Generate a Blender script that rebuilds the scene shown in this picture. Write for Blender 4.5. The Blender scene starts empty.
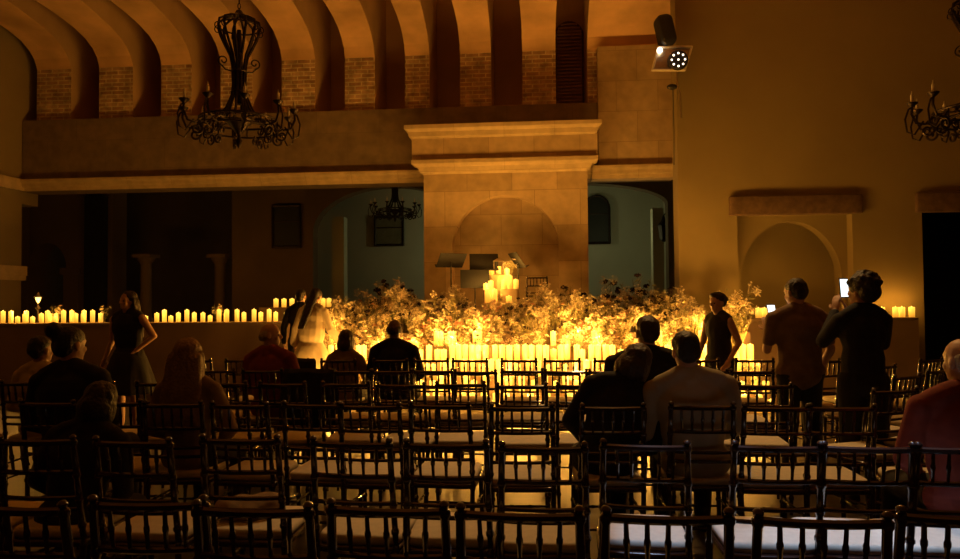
import bpy, math, random
from mathutils import Vector, Matrix, noise
random.seed(7)
PI = math.pi
sc = bpy.context.scene
COL = sc.collection

# ------------------------------------------------------------------ camera
F = 700.0
CAM = Vector((0, 0, 1.55))
ROT = (Matrix.Rotation(math.radians(5.0), 4, 'Z') @ Matrix.Rotation(math.radians(90 + 1.6), 4, 'X')
       @ Matrix.Rotation(math.radians(-0.45), 4, 'Z'))
cd = bpy.data.cameras.new('camera'); cam = bpy.data.objects.new('camera', cd); COL.objects.link(cam)
cam.matrix_world = Matrix.Translation(CAM) @ ROT
cd.sensor_width = 36; cd.lens = F / 960 * 36; cd.clip_start = 0.05; cd.clip_end = 100
sc.camera = cam

# ------------------------------------------------------------------ world, exposure
w = bpy.data.worlds.new('world'); sc.world = w; w.use_nodes = True
w.node_tree.nodes['Background'].inputs[0].default_value = (1.0, .62, .35, 1)
w.node_tree.nodes['Background'].inputs[1].default_value = 0.0003
sc.view_settings.view_transform = 'Standard'; sc.view_settings.look = 'None'
sc.view_settings.exposure = 0.0; sc.view_settings.gamma = 1.0
sc.view_settings.use_curve_mapping = False
sc.cycles.use_denoising = True
sc.cycles.max_bounces = 6; sc.cycles.diffuse_bounces = 4; sc.cycles.glossy_bounces = 3
sc.cycles.sample_clamp_indirect = 4.0
sc.cycles.caustics_reflective = False; sc.cycles.caustics_refractive = False

CANDLE_W = 20.0          # one real light stands for a handful of flames
CANDLE_COL = (1.0, .43, .06)

def lamp(name, kind, loc, energy, color, size=.1, target=None, parent=None, spot=40, blend=.5):
    l = bpy.data.lights.new(name, kind); l.energy = energy; l.color = color
    if kind in ('POINT', 'SPOT'): l.shadow_soft_size = size
    if kind == 'SPOT': l.spot_size = math.radians(spot); l.spot_blend = blend
    if kind == 'AREA': l.size = size
    o = bpy.data.objects.new(name, l); COL.objects.link(o); o.location = loc
    if target is not None:
        o.rotation_euler = (Vector(target) - Vector(loc)).to_track_quat('-Z', 'Y').to_euler()
    if parent: o.parent = parent
    return o

# cool lamp high behind the camera that catches the white cushions at the right of the near rows
for cx_, cy_, e_ in ((.62, 3.22, 560), (1.25, 3.22, 760), (1.80, 3.2, 760)):
    lamp('cool_downlight', 'SPOT', (cx_ + .1, cy_ - .5, 5.6), e_, (.50, .68, 1.0), .05, (cx_, cy_, .47), spot=8.5, blend=.6)
# pale greenish lamps of the side rooms behind the fireplace wall
lamp('side_room_lamp', 'POINT', (-1.15, 16.9, 3.05), 26, (.86, .86, .40), .15)
lamp('right_room_lamp', 'POINT', (1.75, 16.6, 3.1), 8.0, (.86, .84, .38), .15)
# added warm fill, no fixture: stands in for ceiling bounce onto the cushions
lamp('audience_bounce_fill', 'SPOT', (1.1, 8.3, 6.6), 640, (1.0, .56, .18), .4, (1.35, 3.5, 0), spot=50, blend=.5)

# ------------------------------------------------------------------ pixel -> place
def ray(px, py):
    return (ROT.to_3x3() @ Vector(((px - 480) / F, -(py - 279.5) / F, -1)))
def pt(px, py, Y):
    d = ray(px, py); return CAM + d * (Y / d.y)
def X(px, Y, py=299): return pt(px, py, Y).x
def Z(py, Y, px=541): return pt(px, py, Y).z

# ------------------------------------------------------------------ materials
def new_mat(name):
    m = bpy.data.materials.new(name); m.use_nodes = True
    return m, m.node_tree.nodes, m.node_tree.links, m.node_tree.nodes['Principled BSDF']
def mat(name, c1, c2=None, rough=.6, metal=0., scale=6., bump=0., spec=.5, coat=0., detail=4, sheen=0.):
    m, n, l, b = new_mat(name)
    c2 = c2 or tuple(x * .75 for x in c1)
    tc = n.new('ShaderNodeTexCoord'); nz = n.new('ShaderNodeTexNoise'); nz.inputs['Scale'].default_value = scale
    nz.inputs['Detail'].default_value = detail
    l.new(tc.outputs['Object'], nz.inputs['Vector'])
    r = n.new('ShaderNodeValToRGB'); r.color_ramp.elements[0].position = .3; r.color_ramp.elements[1].position = .7
    r.color_ramp.elements[0].color = (*c2, 1); r.color_ramp.elements[1].color = (*c1, 1)
    l.new(nz.outputs['Fac'], r.inputs[0]); l.new(r.outputs[0], b.inputs['Base Color'])
    b.inputs['Roughness'].default_value = rough; b.inputs['Metallic'].default_value = metal
    b.inputs['Specular IOR Level'].default_value = spec; b.inputs['Coat Weight'].default_value = coat
    b.inputs['Sheen Weight'].default_value = sheen
    if bump:
        bp = n.new('ShaderNodeBump'); bp.inputs['Strength'].default_value = bump; bp.inputs['Distance'].default_value = .02
        l.new(nz.outputs['Fac'], bp.inputs['Height']); l.new(bp.outputs[0], b.inputs['Normal'])
    return m
def brick_mat(name, c1, c2, mortar, bw, bh, ms, rough=.8, bump=.6, offset=.5, bias=0., noise_amt=.35, plane='xz', shift=(0, 0)):
    m, n, l, b = new_mat(name)
    tc = n.new('ShaderNodeTexCoord'); sp = n.new('ShaderNodeSeparateXYZ'); cb = n.new('ShaderNodeCombineXYZ')
    l.new(tc.outputs['Object'], sp.inputs[0])
    ax = n.new('ShaderNodeMath'); ax.inputs[1].default_value = shift[0]; l.new(sp.outputs['XYZ'.index(plane[0].upper())], ax.inputs[0])
    az = n.new('ShaderNodeMath'); az.inputs[1].default_value = shift[1]; l.new(sp.outputs['XYZ'.index(plane[1].upper())], az.inputs[0])
    l.new(ax.outputs[0], cb.inputs[0]); l.new(az.outputs[0], cb.inputs[1])
    br = n.new('ShaderNodeTexBrick'); br.inputs['Scale'].default_value = 1; br.offset = offset
    br.inputs['Color1'].default_value = (*c1, 1); br.inputs['Color2'].default_value = (*c2, 1)
    br.inputs['Mortar'].default_value = (*mortar, 1); br.inputs['Mortar Size'].default_value = ms
    br.inputs['Mortar Smooth'].default_value = .2; br.inputs['Bias'].default_value = bias
    br.inputs['Brick Width'].default_value = bw; br.inputs['Row Height'].default_value = bh
    l.new(cb.outputs[0], br.inputs['Vector'])
    nz = n.new('ShaderNodeTexNoise'); nz.inputs['Scale'].default_value = 5; nz.inputs['Detail'].default_value = 6
    l.new(tc.outputs['Object'], nz.inputs['Vector'])
    mx = n.new('ShaderNodeMix'); mx.data_type = 'RGBA'; mx.blend_type = 'MULTIPLY'; mx.inputs[0].default_value = noise_amt
    l.new(br.outputs['Color'], mx.inputs[6])
    rr = n.new('ShaderNodeValToRGB'); rr.color_ramp.elements[0].position = .3; rr.color_ramp.elements[0].color = (.35, .35, .35, 1)
    rr.color_ramp.elements[1].position = .65
    l.new(nz.outputs['Fac'], rr.inputs[0]); l.new(rr.outputs[0], mx.inputs[7]); l.new(mx.outputs[2], b.inputs['Base Color'])
    bp = n.new('ShaderNodeBump'); bp.inputs['Strength'].default_value = bump; bp.inputs['Distance'].default_value = .02; bp.invert = True
    l.new(br.outputs['Fac'], bp.inputs['Height']); l.new(bp.outputs[0], b.inputs['Normal'])
    b.inputs['Roughness'].default_value = rough
    return m
def emis(name, col, strength, base=(.8, .7, .5)):
    m, n, l, b = new_mat(name)
    b.inputs['Base Color'].default_value = (*base, 1)
    tc = n.new('ShaderNodeTexCoord'); nz = n.new('ShaderNodeTexNoise'); nz.inputs['Scale'].default_value = 9
    l.new(tc.outputs['Object'], nz.inputs['Vector'])
    mr = n.new('ShaderNodeMapRange'); mr.inputs[3].default_value = strength * .7; mr.inputs[4].default_value = strength * 1.25
    l.new(nz.outputs['Fac'], mr.inputs[0]); l.new(mr.outputs[0], b.inputs['Emission Strength'])
    b.inputs['Emission Color'].default_value = (*col, 1)
    return m
def wax_mat():
    # LED candle: the wax glows from the lamp inside, most near the top third
    m, n, l, b = new_mat('glowing_wax')
    b.inputs['Base Color'].default_value = (.82, .70, .48, 1); b.inputs['Roughness'].default_value = .5
    tc = n.new('ShaderNodeTexCoord'); sp = n.new('ShaderNodeSeparateXYZ'); l.new(tc.outputs['Generated'], sp.inputs[0])
    mr = n.new('ShaderNodeMapRange'); mr.inputs[3].default_value = .7; mr.inputs[4].default_value = 1.7
    l.new(sp.outputs['Z'], mr.inputs[0]); l.new(mr.outputs[0], b.inputs['Emission Strength'])
    r = n.new('ShaderNodeValToRGB'); r.color_ramp.elements[0].color = (1, .38, .025, 1); r.color_ramp.elements[1].color = (1, .58, .06, 1)
    l.new(sp.outputs['Z'], r.inputs[0]); l.new(r.outputs[0], b.inputs['Emission Color'])
    return m
def petal_mat(name, c):
    m, n, l, b = new_mat(name)
    b.inputs['Base Color'].default_value = (*c, 1); b.inputs['Roughness'].default_value = .6
    oi = n.new('ShaderNodeObjectInfo'); hs = n.new('ShaderNodeHueSaturation'); hs.inputs['Color'].default_value = (*c, 1)
    mr = n.new('ShaderNodeMapRange'); mr.inputs[3].default_value = .55; mr.inputs[4].default_value = 1.15
    l.new(oi.outputs['Random'], mr.inputs[0]); l.new(mr.outputs[0], hs.inputs['Value'])
    l.new(hs.outputs[0], b.inputs['Base Color'])
    tr = n.new('ShaderNodeBsdfTranslucent'); l.new(hs.outputs[0], tr.inputs[0])
    mx = n.new('ShaderNodeMixShader'); mx.inputs[0].default_value = .4
    l.new(b.outputs[0], mx.inputs[1]); l.new(tr.outputs[0], mx.inputs[2]); l.new(mx.outputs[0], n['Material Output'].inputs[0])
    return m

M = dict(
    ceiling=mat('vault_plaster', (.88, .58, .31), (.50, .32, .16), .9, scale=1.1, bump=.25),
    plaster=mat('wall_plaster', (.31, .245, .11), (.27, .21, .095), .9, scale=1.2, bump=.2),
    frieze=brick_mat('frieze_plaster', (.27, .20, .12), (.23, .17, .10), (.20, .15, .09), 1.3, .62, .006, bump=.1, noise_amt=.5),
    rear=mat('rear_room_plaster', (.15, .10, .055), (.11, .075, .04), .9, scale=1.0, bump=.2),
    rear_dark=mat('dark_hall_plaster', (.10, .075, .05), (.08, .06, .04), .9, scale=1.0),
    green=mat('pale_side_room_plaster', (.55, .55, .45), (.47, .47, .38), .9, scale=1.0, bump=.1),
    brick=brick_mat('old_brick', (.50, .30, .17), (.76, .54, .34), (.95, .82, .58), .27, .085, .013, noise_amt=.9, bump=1),
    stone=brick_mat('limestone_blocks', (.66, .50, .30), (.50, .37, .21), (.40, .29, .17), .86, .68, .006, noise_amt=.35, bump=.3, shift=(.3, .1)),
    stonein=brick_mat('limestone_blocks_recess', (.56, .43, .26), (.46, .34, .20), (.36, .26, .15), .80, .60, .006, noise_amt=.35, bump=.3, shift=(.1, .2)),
    stonecap=brick_mat('limestone_moulding', (.66, .52, .31), (.58, .45, .27), (.5, .37, .22), .95, 3.0, .004, noise_amt=.4, bump=.15),
    parapet=mat('parapet_plaster', (.27, .18, .11), (.21, .14, .085), .85, scale=2, bump=.2),
    step=mat('dark_step_stone', (.30, .20, .12), (.22, .15, .09), .5, scale=3, bump=.1),
    floor=brick_mat('polished_floor_tile', (.075, .045, .028), (.055, .035, .022), (.08, .05, .03), .6, .6, .006, rough=.38, bump=.15, offset=0, noise_amt=.5, plane='xy'),
    beam=mat('rough_timber_beam', (.17, .105, .06), (.10, .06, .035), .8, scale=9, bump=.6),
    black=mat('doorway_darkness', (.012, .010, .009), (.008, .007, .006), .9),  # near-black colour standing in for the unlit depth of doorways
    iron=mat('wrought_iron', (.035, .022, .016), (.02, .012, .01), .45, .6, scale=20),
    wood=mat('mahogany_lacquer', (.045, .017, .011), (.022, .009, .007), .22, scale=14, coat=.6, spec=.5),
    cushion=mat('ivory_cushion_cloth', (.80, .73, .60), (.72, .65, .53), .8, scale=30, bump=.08, sheen=.2),
    wax=wax_mat(),
    flame=emis('flame_tip', (1, .62, .12), 4),
    stem=mat('flower_stem', (.30, .25, .10), (.18, .16, .07), .7, scale=30),
    leaf=petal_mat('leaf', (.34, .32, .14)),
    petal=petal_mat('cream_petal', (.90, .78, .60)),
    blush=petal_mat('blush_petal', (.85, .52, .38)),
    dark=petal_mat('dark_petal', (.05, .025, .02)),
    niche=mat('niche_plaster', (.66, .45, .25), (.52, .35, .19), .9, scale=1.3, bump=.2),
    louvre=mat('shutter_slat', (.55, .34, .20), (.42, .26, .15), .7, scale=10, bump=.3),
    plinth=mat('sand_plinth', (.70, .52, .32), (.60, .44, .26), .8, scale=4),
    skin=mat('skin', (.58, .36, .25), (.54, .32, .22), .5, scale=12),
    skindark=mat('deep_skin', (.16, .085, .05), (.14, .075, .045), .45, scale=12),
    hair=mat('dark_hair', (.022, .013, .009), (.012, .008, .006), .45, scale=60, bump=.6),
    blonde=mat('blonde_hair', (.30, .19, .09), (.20, .12, .055), .5, scale=60, bump=.6),
    grey=mat('grey_hair', (.42, .36, .30), (.30, .25, .21), .6, scale=60, bump=.5),
    brownhair=mat('brown_hair', (.06, .032, .018), (.035, .02, .012), .5, scale=60, bump=.5),
    cloth_black=mat('black_cloth', (.014, .012, .012), (.009, .008, .008), .85, scale=18, bump=.15),
    cloth_red=mat('red_cloth', (.26, .045, .025), (.19, .03, .02), .85, scale=18, bump=.15),
    cloth_white=mat('pale_shirt', (.44, .38, .25), (.38, .32, .21), .85, scale=10, bump=.25),
    cloth_brown=mat('brown_shirt', (.24, .15, .08), (.17, .10, .055), .85, scale=14, bump=.2),
    cloth_cream=mat('cream_cloth', (.78, .66, .48), (.66, .55, .38), .8, scale=9, bump=.4),
    cloth_navy=mat('dark_trousers', (.018, .016, .018), (.012, .011, .012), .85, scale=14, bump=.15),
    cloth_tan=mat('tan_top', (.30, .21, .13), (.24, .165, .10), .85, scale=14, bump=.2),
    eye=mat('eye', (.03, .02, .015), (.02, .015, .01), .2),
    screen=emis('lit_screen', (.85, .95, 1.0), 2.2, (.1, .1, .1)),
    plastic=mat('black_plastic', (.02, .02, .02), (.014, .014, .014), .65),
    metal=mat('brushed_metal', (.55, .45, .32), (.45, .36, .25), .35, .8, scale=30),
    led=emis('led', (1, .85, .6), 4),
    glass=mat('dark_window_glass', (.02, .022, .02), (.012, .013, .012), .55, scale=3),
    board=mat('notice_panel', (.20, .19, .12), (.14, .13, .08), .6, scale=6),
)

# ------------------------------------------------------------------ mesh builder
class MB:
    def __init__(s, T=None): s.v = []; s.f = []; s.T = T or Matrix.Identity(4)
    def add(s, vs, fs):
        k = len(s.v); s.v += [tuple(s.T @ Vector(v)) for v in vs]; s.f += [tuple(i + k for i in f) for f in fs]; return s
    def box(s, x0, x1, y0, y1, z0, z1):
        vs = [(x, y, z) for z in (z0, z1) for y in (y0, y1) for x in (x0, x1)]
        return s.add(vs, [(0, 2, 3, 1), (4, 5, 7, 6), (0, 1, 5, 4), (2, 6, 7, 3), (0, 4, 6, 2), (1, 3, 7, 5)])
    def rbox(s, x0, x1, y0, y1, z0, z1, r=.01, n=3, pil=0.):
        # box with rounded edges: superellipse rings
        cx, cy = (x0 + x1) / 2, (y0 + y1) / 2; hx, hy = (x1 - x0) / 2, (y1 - y0) / 2
        K = 28; rings = []
        prof = [(r * (1 - math.cos(a)), r * (1 - math.sin(a))) for a in [PI / 2 * i / n for i in range(n + 1)]]
        lv = [(z0 + b_, r - a_) for a_, b_ in [(q[0], q[1]) for q in prof]][::1]
        zs = [(z0 + r - r * math.cos(t), r - r * math.sin(t)) for t in [PI / 2 * i / n for i in range(n + 1)]]
        zs += [(z1 - r + r * math.sin(t), r - r * math.cos(t)) for t in [PI / 2 * i / n for i in range(n + 1)]]
        for z, ins in zs:
            ring = []
            for k in range(K):
                a = 2 * PI * k / K; c, q = math.cos(a), math.sin(a)
                e = .28
                x = (abs(c) ** e) * (1 if c >= 0 else -1); y = (abs(q) ** e) * (1 if q >= 0 else -1)
                ring.append((cx + x * (hx - ins), cy + y * (hy - ins), z))
            rings.append(ring)
        vs = [p for rg in rings for p in rg]
        top = len(vs); vs.append((cx, cy, z1 + pil)); bot = len(vs); vs.append((cx, cy, z0))
        fs = []
        for j in range(len(rings) - 1):
            for k in range(K): fs.append((j * K + k, j * K + (k + 1) % K, (j + 1) * K + (k + 1) % K, (j + 1) * K + k))
        L = (len(rings) - 1) * K
        for k in range(K): fs.append((L + k, L + (k + 1) % K, top)); fs.append(((k + 1) % K, k, bot))
        return s.add(vs, fs)
    def rings(s, rings, cap=True, closed=True):
        K = len(rings[0]); vs = [p for r in rings for p in r]; fs = []
        for j in range(len(rings) - 1):
            for k in range(K if closed else K - 1):
                fs.append((j * K + k, j * K + (k + 1) % K, (j + 1) * K + (k + 1) % K, (j + 1) * K + k))
        if cap: fs.append(tuple(range(K - 1, -1, -1))); fs.append(tuple((len(rings) - 1) * K + k for k in range(K)))
        return s.add(vs, fs)
    def lathe(s, prof, c=(0, 0, 0), n=12):
        return s.rings([[(c[0] + r * math.cos(2 * PI * k / n), c[1] + r * math.sin(2 * PI * k / n), c[2] + z) for k in range(n)] for r, z in prof])
    def tube(s, pts, rad, n=6, cap=True):
        pts = [Vector(p) for p in pts]; m = len(pts)
        rs = rad if isinstance(rad, (list, tuple)) else [rad] * m
        rings = []; up = None
        for i, p in enumerate(pts):
            t = (pts[min(i + 1, m - 1)] - pts[max(i - 1, 0)]).normalized()
            if t.length < .5: t = Vector((0, 0, 1))
            if up is None: up = t.orthogonal().normalized()
            up = (up - t * up.dot(t)).normalized() if (up - t * up.dot(t)).length > 1e-5 else t.orthogonal().normalized()
            b = t.cross(up)
            rings.append([tuple(p + (up * math.cos(2 * PI * k / n) + b * math.sin(2 * PI * k / n)) * rs[i]) for k in range(n)])
        return s.rings(rings, cap)
    def ell(s, c, r, n=14, m=9, R=None):
        rings = []
        for j in range(1, m):
            t = PI * j / m
            ring = []
            for k in range(n):
                v = Vector((r[0] * math.sin(t) * math.cos(2 * PI * k / n), r[1] * math.sin(t) * math.sin(2 * PI * k / n), -r[2] * math.cos(t)))
                if R is not None: v = R @ v
                ring.append(tuple(Vector(c) + v))
            rings.append(ring)
        vs = [p for q in rings for p in q]; a = Vector((0, 0, -r[2])); b = Vector((0, 0, r[2]))
        if R is not None: a = R @ a; b = R @ b
        ia = len(vs); vs += [tuple(Vector(c) + a), tuple(Vector(c) + b)]
        fs = []
        for j in range(len(rings) - 1):
            for k in range(n): fs.append((j * n + k, j * n + (k + 1) % n, (j + 1) * n + (k + 1) % n, (j + 1) * n + k))
        L = (len(rings) - 1) * n
        for k in range(n): fs.append(((k + 1) % n, k, ia)); fs.append((L + k, L + (k + 1) % n, ia + 1))
        return s.add(vs, fs)
    def cap(s, p0, r0, p1, r1, n=12):
        p0 = Vector(p0); p1 = Vector(p1); d = p1 - p0; L = d.length or 1e-4; d = d / L
        pts = []; rs = []
        for t in (-1, -.9, -.6, -.3): pts.append(p0 + d * r0 * t); rs.append(max(.0008, r0 * math.sqrt(max(0, 1 - t * t))))
        for i in range(5): u = i / 4; pts.append(p0.lerp(p1, u)); rs.append(r0 + (r1 - r0) * u)
        for t in (.3, .6, .9, 1): pts.append(p1 + d * r1 * t); rs.append(max(.0008, r1 * math.sqrt(max(0, 1 - t * t))))
        return s.tube(pts, rs, n)
    def quad(s, a, b, c, d): return s.add([a, b, c, d], [(0, 1, 2, 3)])
    def mesh(s, name, m, smooth=True):
        me = bpy.data.meshes.new(name); me.from_pydata(s.v, [], s.f); me.validate(); me.update()
        me.materials.append(m)
        if smooth:
            me.polygons.foreach_set('use_smooth', [True] * len(me.polygons))
            try: me.set_sharp_from_angle(angle=math.radians(42))
            except Exception: pass
        return me
    def build(s, name, m, parent=None, smooth=True, loc=None):
        o = bpy.data.objects.new(name, s.mesh(name, m, smooth)); COL.objects.link(o)
        if parent: o.parent = parent
        if loc: o.location = loc
        return o

def recalc(o):
    import bmesh
    bm = bmesh.new(); bm.from_mesh(o.data); bmesh.ops.recalc_face_normals(bm, faces=bm.faces); bm.to_mesh(o.data); bm.free()
def tag(o, label=None, cat=None, group=None, kind=None):
    if label: o['label'] = label
    if cat: o['category'] = cat
    if group: o['group'] = group
    if kind: o['kind'] = kind
    return o
def empty(name, loc, rz=0, label=None, cat=None, group=None):
    o = bpy.data.objects.new(name, None); COL.objects.link(o); o.location = loc; o.rotation_euler = (0, 0, rz)
    o.empty_display_size = .1
    return tag(o, label, cat, group)
def struct(mb, name, m, smooth=False, parent=None):
    o = mb.build(name, m, parent, smooth)
    if not parent: o['kind'] = 'structure'
    return o
def kids(o): return [c for c in COL.objects if c.parent is o]
def copy_tree(o, parent=None, cache={}):
    c = o.copy(); COL.objects.link(c)
    if parent: c.parent = parent
    if o not in cache: cache[o] = kids(o)
    for k in cache[o]: copy_tree(k, c)
    return c

def arched_panel(mb, x0, x1, z0, z1, ax0, ax1, zs, zp, Y0, Y1, n=24, zb=None):
    """wall slab between Y0 (front) and Y1 with an arched opening; zs springing, zp crown"""
    zb = z0 if zb is None else zb
    cx = (ax0 + ax1) / 2; a = (ax1 - ax0) / 2; h = zp - zs
    arc = [(cx - a * math.cos(PI * i / n), zs + h * math.sin(PI * i / n)) for i in range(n + 1)]
    for Y in (Y0, Y1):
        mb.quad((x0, Y, z0), (ax0, Y, z0), (ax0, Y, z1), (x0, Y, z1))
        mb.quad((ax1, Y, z0), (x1, Y, z0), (x1, Y, z1), (ax1, Y, z1))
        for (xa, za), (xb, zb_) in zip(arc[:-1], arc[1:]): mb.quad((xa, Y, za), (xb, Y, zb_), (xb, Y, z1), (xa, Y, z1))
    chain = [(ax0, z0)] + arc + [(ax1, z0)]
    for (xa, za), (xb, zb_) in zip(chain[:-1], chain[1:]): mb.quad((xa, Y0, za), (xa, Y1, za), (xb, Y1, zb_), (xb, Y0, zb_))
    mb.quad((x0, Y0, z0), (x0, Y1, z0), (x0, Y1, z1), (x0, Y0, z1)); mb.quad((x1, Y0, z0), (x1, Y0, z1), (x1, Y1, z1), (x1, Y1, z0))
    mb.quad((x0, Y0, z1), (x0, Y1, z1), (x1, Y1, z1), (x1, Y0, z1))
def profile_x(mb, x0, x1, prof, ends=True):
    """extrude a (y,z) outline along X"""
    mb.rings([[(x, y, z) for y, z in prof] for x in (x0, x1)], cap=ends)

# ================================================================== SETTING
XL = X(22, 13.9, 200); XR = 9.0; YW = 13.9; YR = 12.3
DECK = 1.0; LEDGE = 1.2
XRW = X(679, YR, 250)
sL = X(316, 11.5); sR = X(762, 10.6)

struct(MB().box(-12, XR + 1, -4, 10.0, -.1, 0), 'floor', M['floor'])
# rear hall walls behind the camera and to the sides (dark hall)
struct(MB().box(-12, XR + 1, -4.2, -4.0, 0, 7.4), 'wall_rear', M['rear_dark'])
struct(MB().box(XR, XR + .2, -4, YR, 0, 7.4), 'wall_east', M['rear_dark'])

# left side wall with an arcade opening beside the ledge
mb = MB(Matrix(((0, 1, 0, 0), (1, 0, 0, 0), (0, 0, 1, 0), (0, 0, 0, 1))))   # swaps x and y
arched_panel(mb, -4, YW, 0, 3.65, 11.2, 13.0, 2.15, 2.95, XL - .35, XL)
struct(mb, 'wall_left', M['plaster'])
struct(MB().box(XL - .42, XL - .02, -4, YW + .5, 3.65, 7.4), 'wall_left_upper', M['plaster'])
mb = MB()
mb.box(XL - .4, XL + .06, 13.0, YW + .1, 2.12, 2.32); mb.box(XL - .38, XL + .03, 13.02, YW + .1, 2.02, 2.12)
mb.box(XL - .4, XL + .06, 10.3, 11.2, 2.12, 2.32)
struct(mb, 'trim_1', M['stonecap'])

# frieze wall over the opening
ztop = Z(112, YW, 300)
struct(MB().box(XL, XRW + .258, YW, YW + .5, Z(183, YW, 400), ztop), 'wall_back', M['frieze'])
zc = Z(183, YW, 400); hc = (Z(171, YW, 400) - zc)
mb = MB(); profile_x(mb, XL - .05, XRW, [(YW, zc), (YW - .03, zc), (YW - .04, zc + .25 * hc), (YW - .09, zc + .35 * hc), (YW - .10, zc + .6 * hc), (YW - .15, zc + .75 * hc), (YW - .15, zc + .95 * hc), (YW, zc + hc)])
mb.box(XL - .02, XL + .07, 9, YW, zc, zc + hc)
o = struct(mb, 'trim_2', M['stonecap']); recalc(o)

# ceiling: brick band, cove with lancet niches, flat vault above
YB = 14.02
niche_px = [23, 85, 147, 206, 267, 330, 390, 445, 507, 572]
cen = [X(p, YB, 110) for p in niche_px]
zsB = Z(60, YB, 300)
HW = .315
prof = [(YB, ztop), (YB, zsB)]
cove = [(14.0, .06), (13.93, .2), (13.78, .34), (13.55, .46), (13.2, .55), (12.8, .61), (12.4, .65), (12.0, .68), (11.6, .71), (11.2, .74), (10.8, .76), (10.2, .79), (8, .86), (4, .95), (-4, 1.0)]
prof += [(y, zsB + d) for y, d in cove]
def half(y):
    if y >= 13.9: return HW
    if y <= 10.9: return 0
    return HW * math.sqrt(max(0, 1 - ((14 - y) / 3.1) ** 2.2))
mbb = MB(); mbc = MB(); mbn = MB()
XE = XRW + .35
for j in range(len(prof) - 1):
    (ya, za), (yb, zb) = prof[j], prof[j + 1]
    tgt = mbb if j == 0 else mbc
    ha, hb = half(ya), half(yb)
    xend = XE if j == 0 else XR + .3
    La = [XL - .3] + [c + ha for c in cen]; Ra = [c - ha for c in cen] + [xend]
    Lb = [XL - .3] + [c + hb for c in cen]; Rb = [c - hb for c in cen] + [xend]
    for k in range(len(La)):
        tgt.quad((La[k], ya, za), (Ra[k], ya, za), (Rb[k], yb, zb), (Lb[k], yb, zb))
    for c in cen:
        for sgn in (-1, 1):
            if ha == 0 and hb == 0: continue
            a = (c + sgn * ha, ya, za); b = (c + sgn * hb, yb, zb)
            if j == 0: mbn.quad(a, b, (c + sgn * hb, 15.1, zb), (c + sgn * ha, 15.1, za))
            else: mbn.quad(a, b, (b[0], b[1], 8.2), (a[0], a[1], 8.2))
for c in cen:
    for sgn in (-1, 1): mbn.quad((c + sgn * HW, YB, zsB), (c + sgn * HW, 15.1, zsB), (c + sgn * HW, 15.1, 8.2), (c + sgn * HW, YB, 8.2))
    mbn.quad((c - HW, 15.1, ztop), (c + HW, 15.1, ztop), (c + HW, 15.1, 8.2), (c - HW, 15.1, 8.2))
    mbn.quad((c - HW, 15.1, 8.2), (c + HW, 15.1, 8.2), (c + HW, 10.8, 8.2), (c - HW, 10.8, 8.2))
    mbn.quad((c - HW, YW, ztop + .001), (c + HW, YW, ztop + .001), (c + HW, 15.1, ztop + .001), (c - HW, 15.1, ztop + .001))
struct(mbb, 'wall_brick_band', M['brick'])
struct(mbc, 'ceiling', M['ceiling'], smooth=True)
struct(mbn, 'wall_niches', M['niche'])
# cap of frieze in front of bricks is the box top; louvred arched shutter in the last niche
c9 = cen[-1]; wz0 = ztop + .02; wzp = Z(22, 15.05, 572); ww = .29
sh = empty('window_shutter', (c9, 15.05, wz0), 0, 'tall dark louvred shutter with rounded top in the rightmost ceiling niche', 'shutter')
mb = MB(); n = 16; H = wzp - wz0; hs = H - ww
outer = [(-ww, 0)] + [(-ww * math.cos(PI * i / n), hs + ww * math.sin(PI * i / n)) for i in range(n + 1)] + [(ww, 0)]
mb.tube([(x, 0, z) for x, z in outer], .022, 5); mb.build('frame', M['beam'], sh)
mb = MB(); z = .04
while z < H - .05:
    hw_ = ww - .02 if z < hs else math.sqrt(max(0, ww * ww - (z - hs) ** 2)) - .02
    if hw_ > .03: mb.box(-hw_, hw_, -.03, .015, z, z + .035)
    z += .075
mb.build('slats', M['louvre'], sh, False)

# block of masonry right of the niches, same plane as the frieze but lighter
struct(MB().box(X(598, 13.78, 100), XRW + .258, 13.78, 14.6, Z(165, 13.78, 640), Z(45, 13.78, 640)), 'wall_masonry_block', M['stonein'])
mb = MB(); y0 = 13.78; zq = Z(178, y0, 640); hq = Z(165, y0, 640) - zq
profile_x(mb, X(592, y0, 170), XRW + .258, [(y0 + .3, zq), (y0 - .02, zq), (y0 - .03, zq + .25 * hq), (y0 - .08, zq + .35 * hq), (y0 - .09, zq + .6 * hq), (y0 - .14, zq + .75 * hq), (y0 - .14, zq + .95 * hq), (y0, zq + hq), (y0 + .3, zq + hq)])
recalc(struct(mb, 'trim_3', M['stonecap']))

# right wall with alcove and doorway
zt = 7.0
ax0, ax1 = X(738, YR, 260), X(853, YR, 260); az = Z(214, YR, 800)
dx0 = X(923, YR, 260); dz = Z(205, YR, 940)
mb = MB()
mb.box(XRW, ax0, YR, YR + .45, 0, zt); mb.box(XRW + .26, ax0, YR + .45, YR + 1.7, 0, zt); mb.box(ax0, ax1, YR, YR + .9, az, zt); mb.box(ax0, ax1, YR, YR + .9, 0, LEDGE)
mb.box(ax1, dx0, YR, YR + .9, 0, zt); mb.box(dx0, XR + .2, YR, YR + .9, dz, zt)
struct(mb, 'wall_right', M['plaster'])
mb = MB(); Yi = YR + .22
arched_panel(mb, ax0 - .01, ax1 + .01, LEDGE, az, X(741, Yi), X(843, Yi), Z(282, Yi, 800), Z(221, Yi, 800), Yi, YR + .5)
mb.box(ax0, ax1, YR + .8, YR + .9, LEDGE, az)
struct(mb, 'wall_alcove', M['plaster'])
struct(MB().box(dx0 - .3, XR, YR + 2.0, YR + 2.1, 0, 3.2), 'wall_doorway', M['black'])  # black backing puts the darkness of the doorway into its colour
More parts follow.
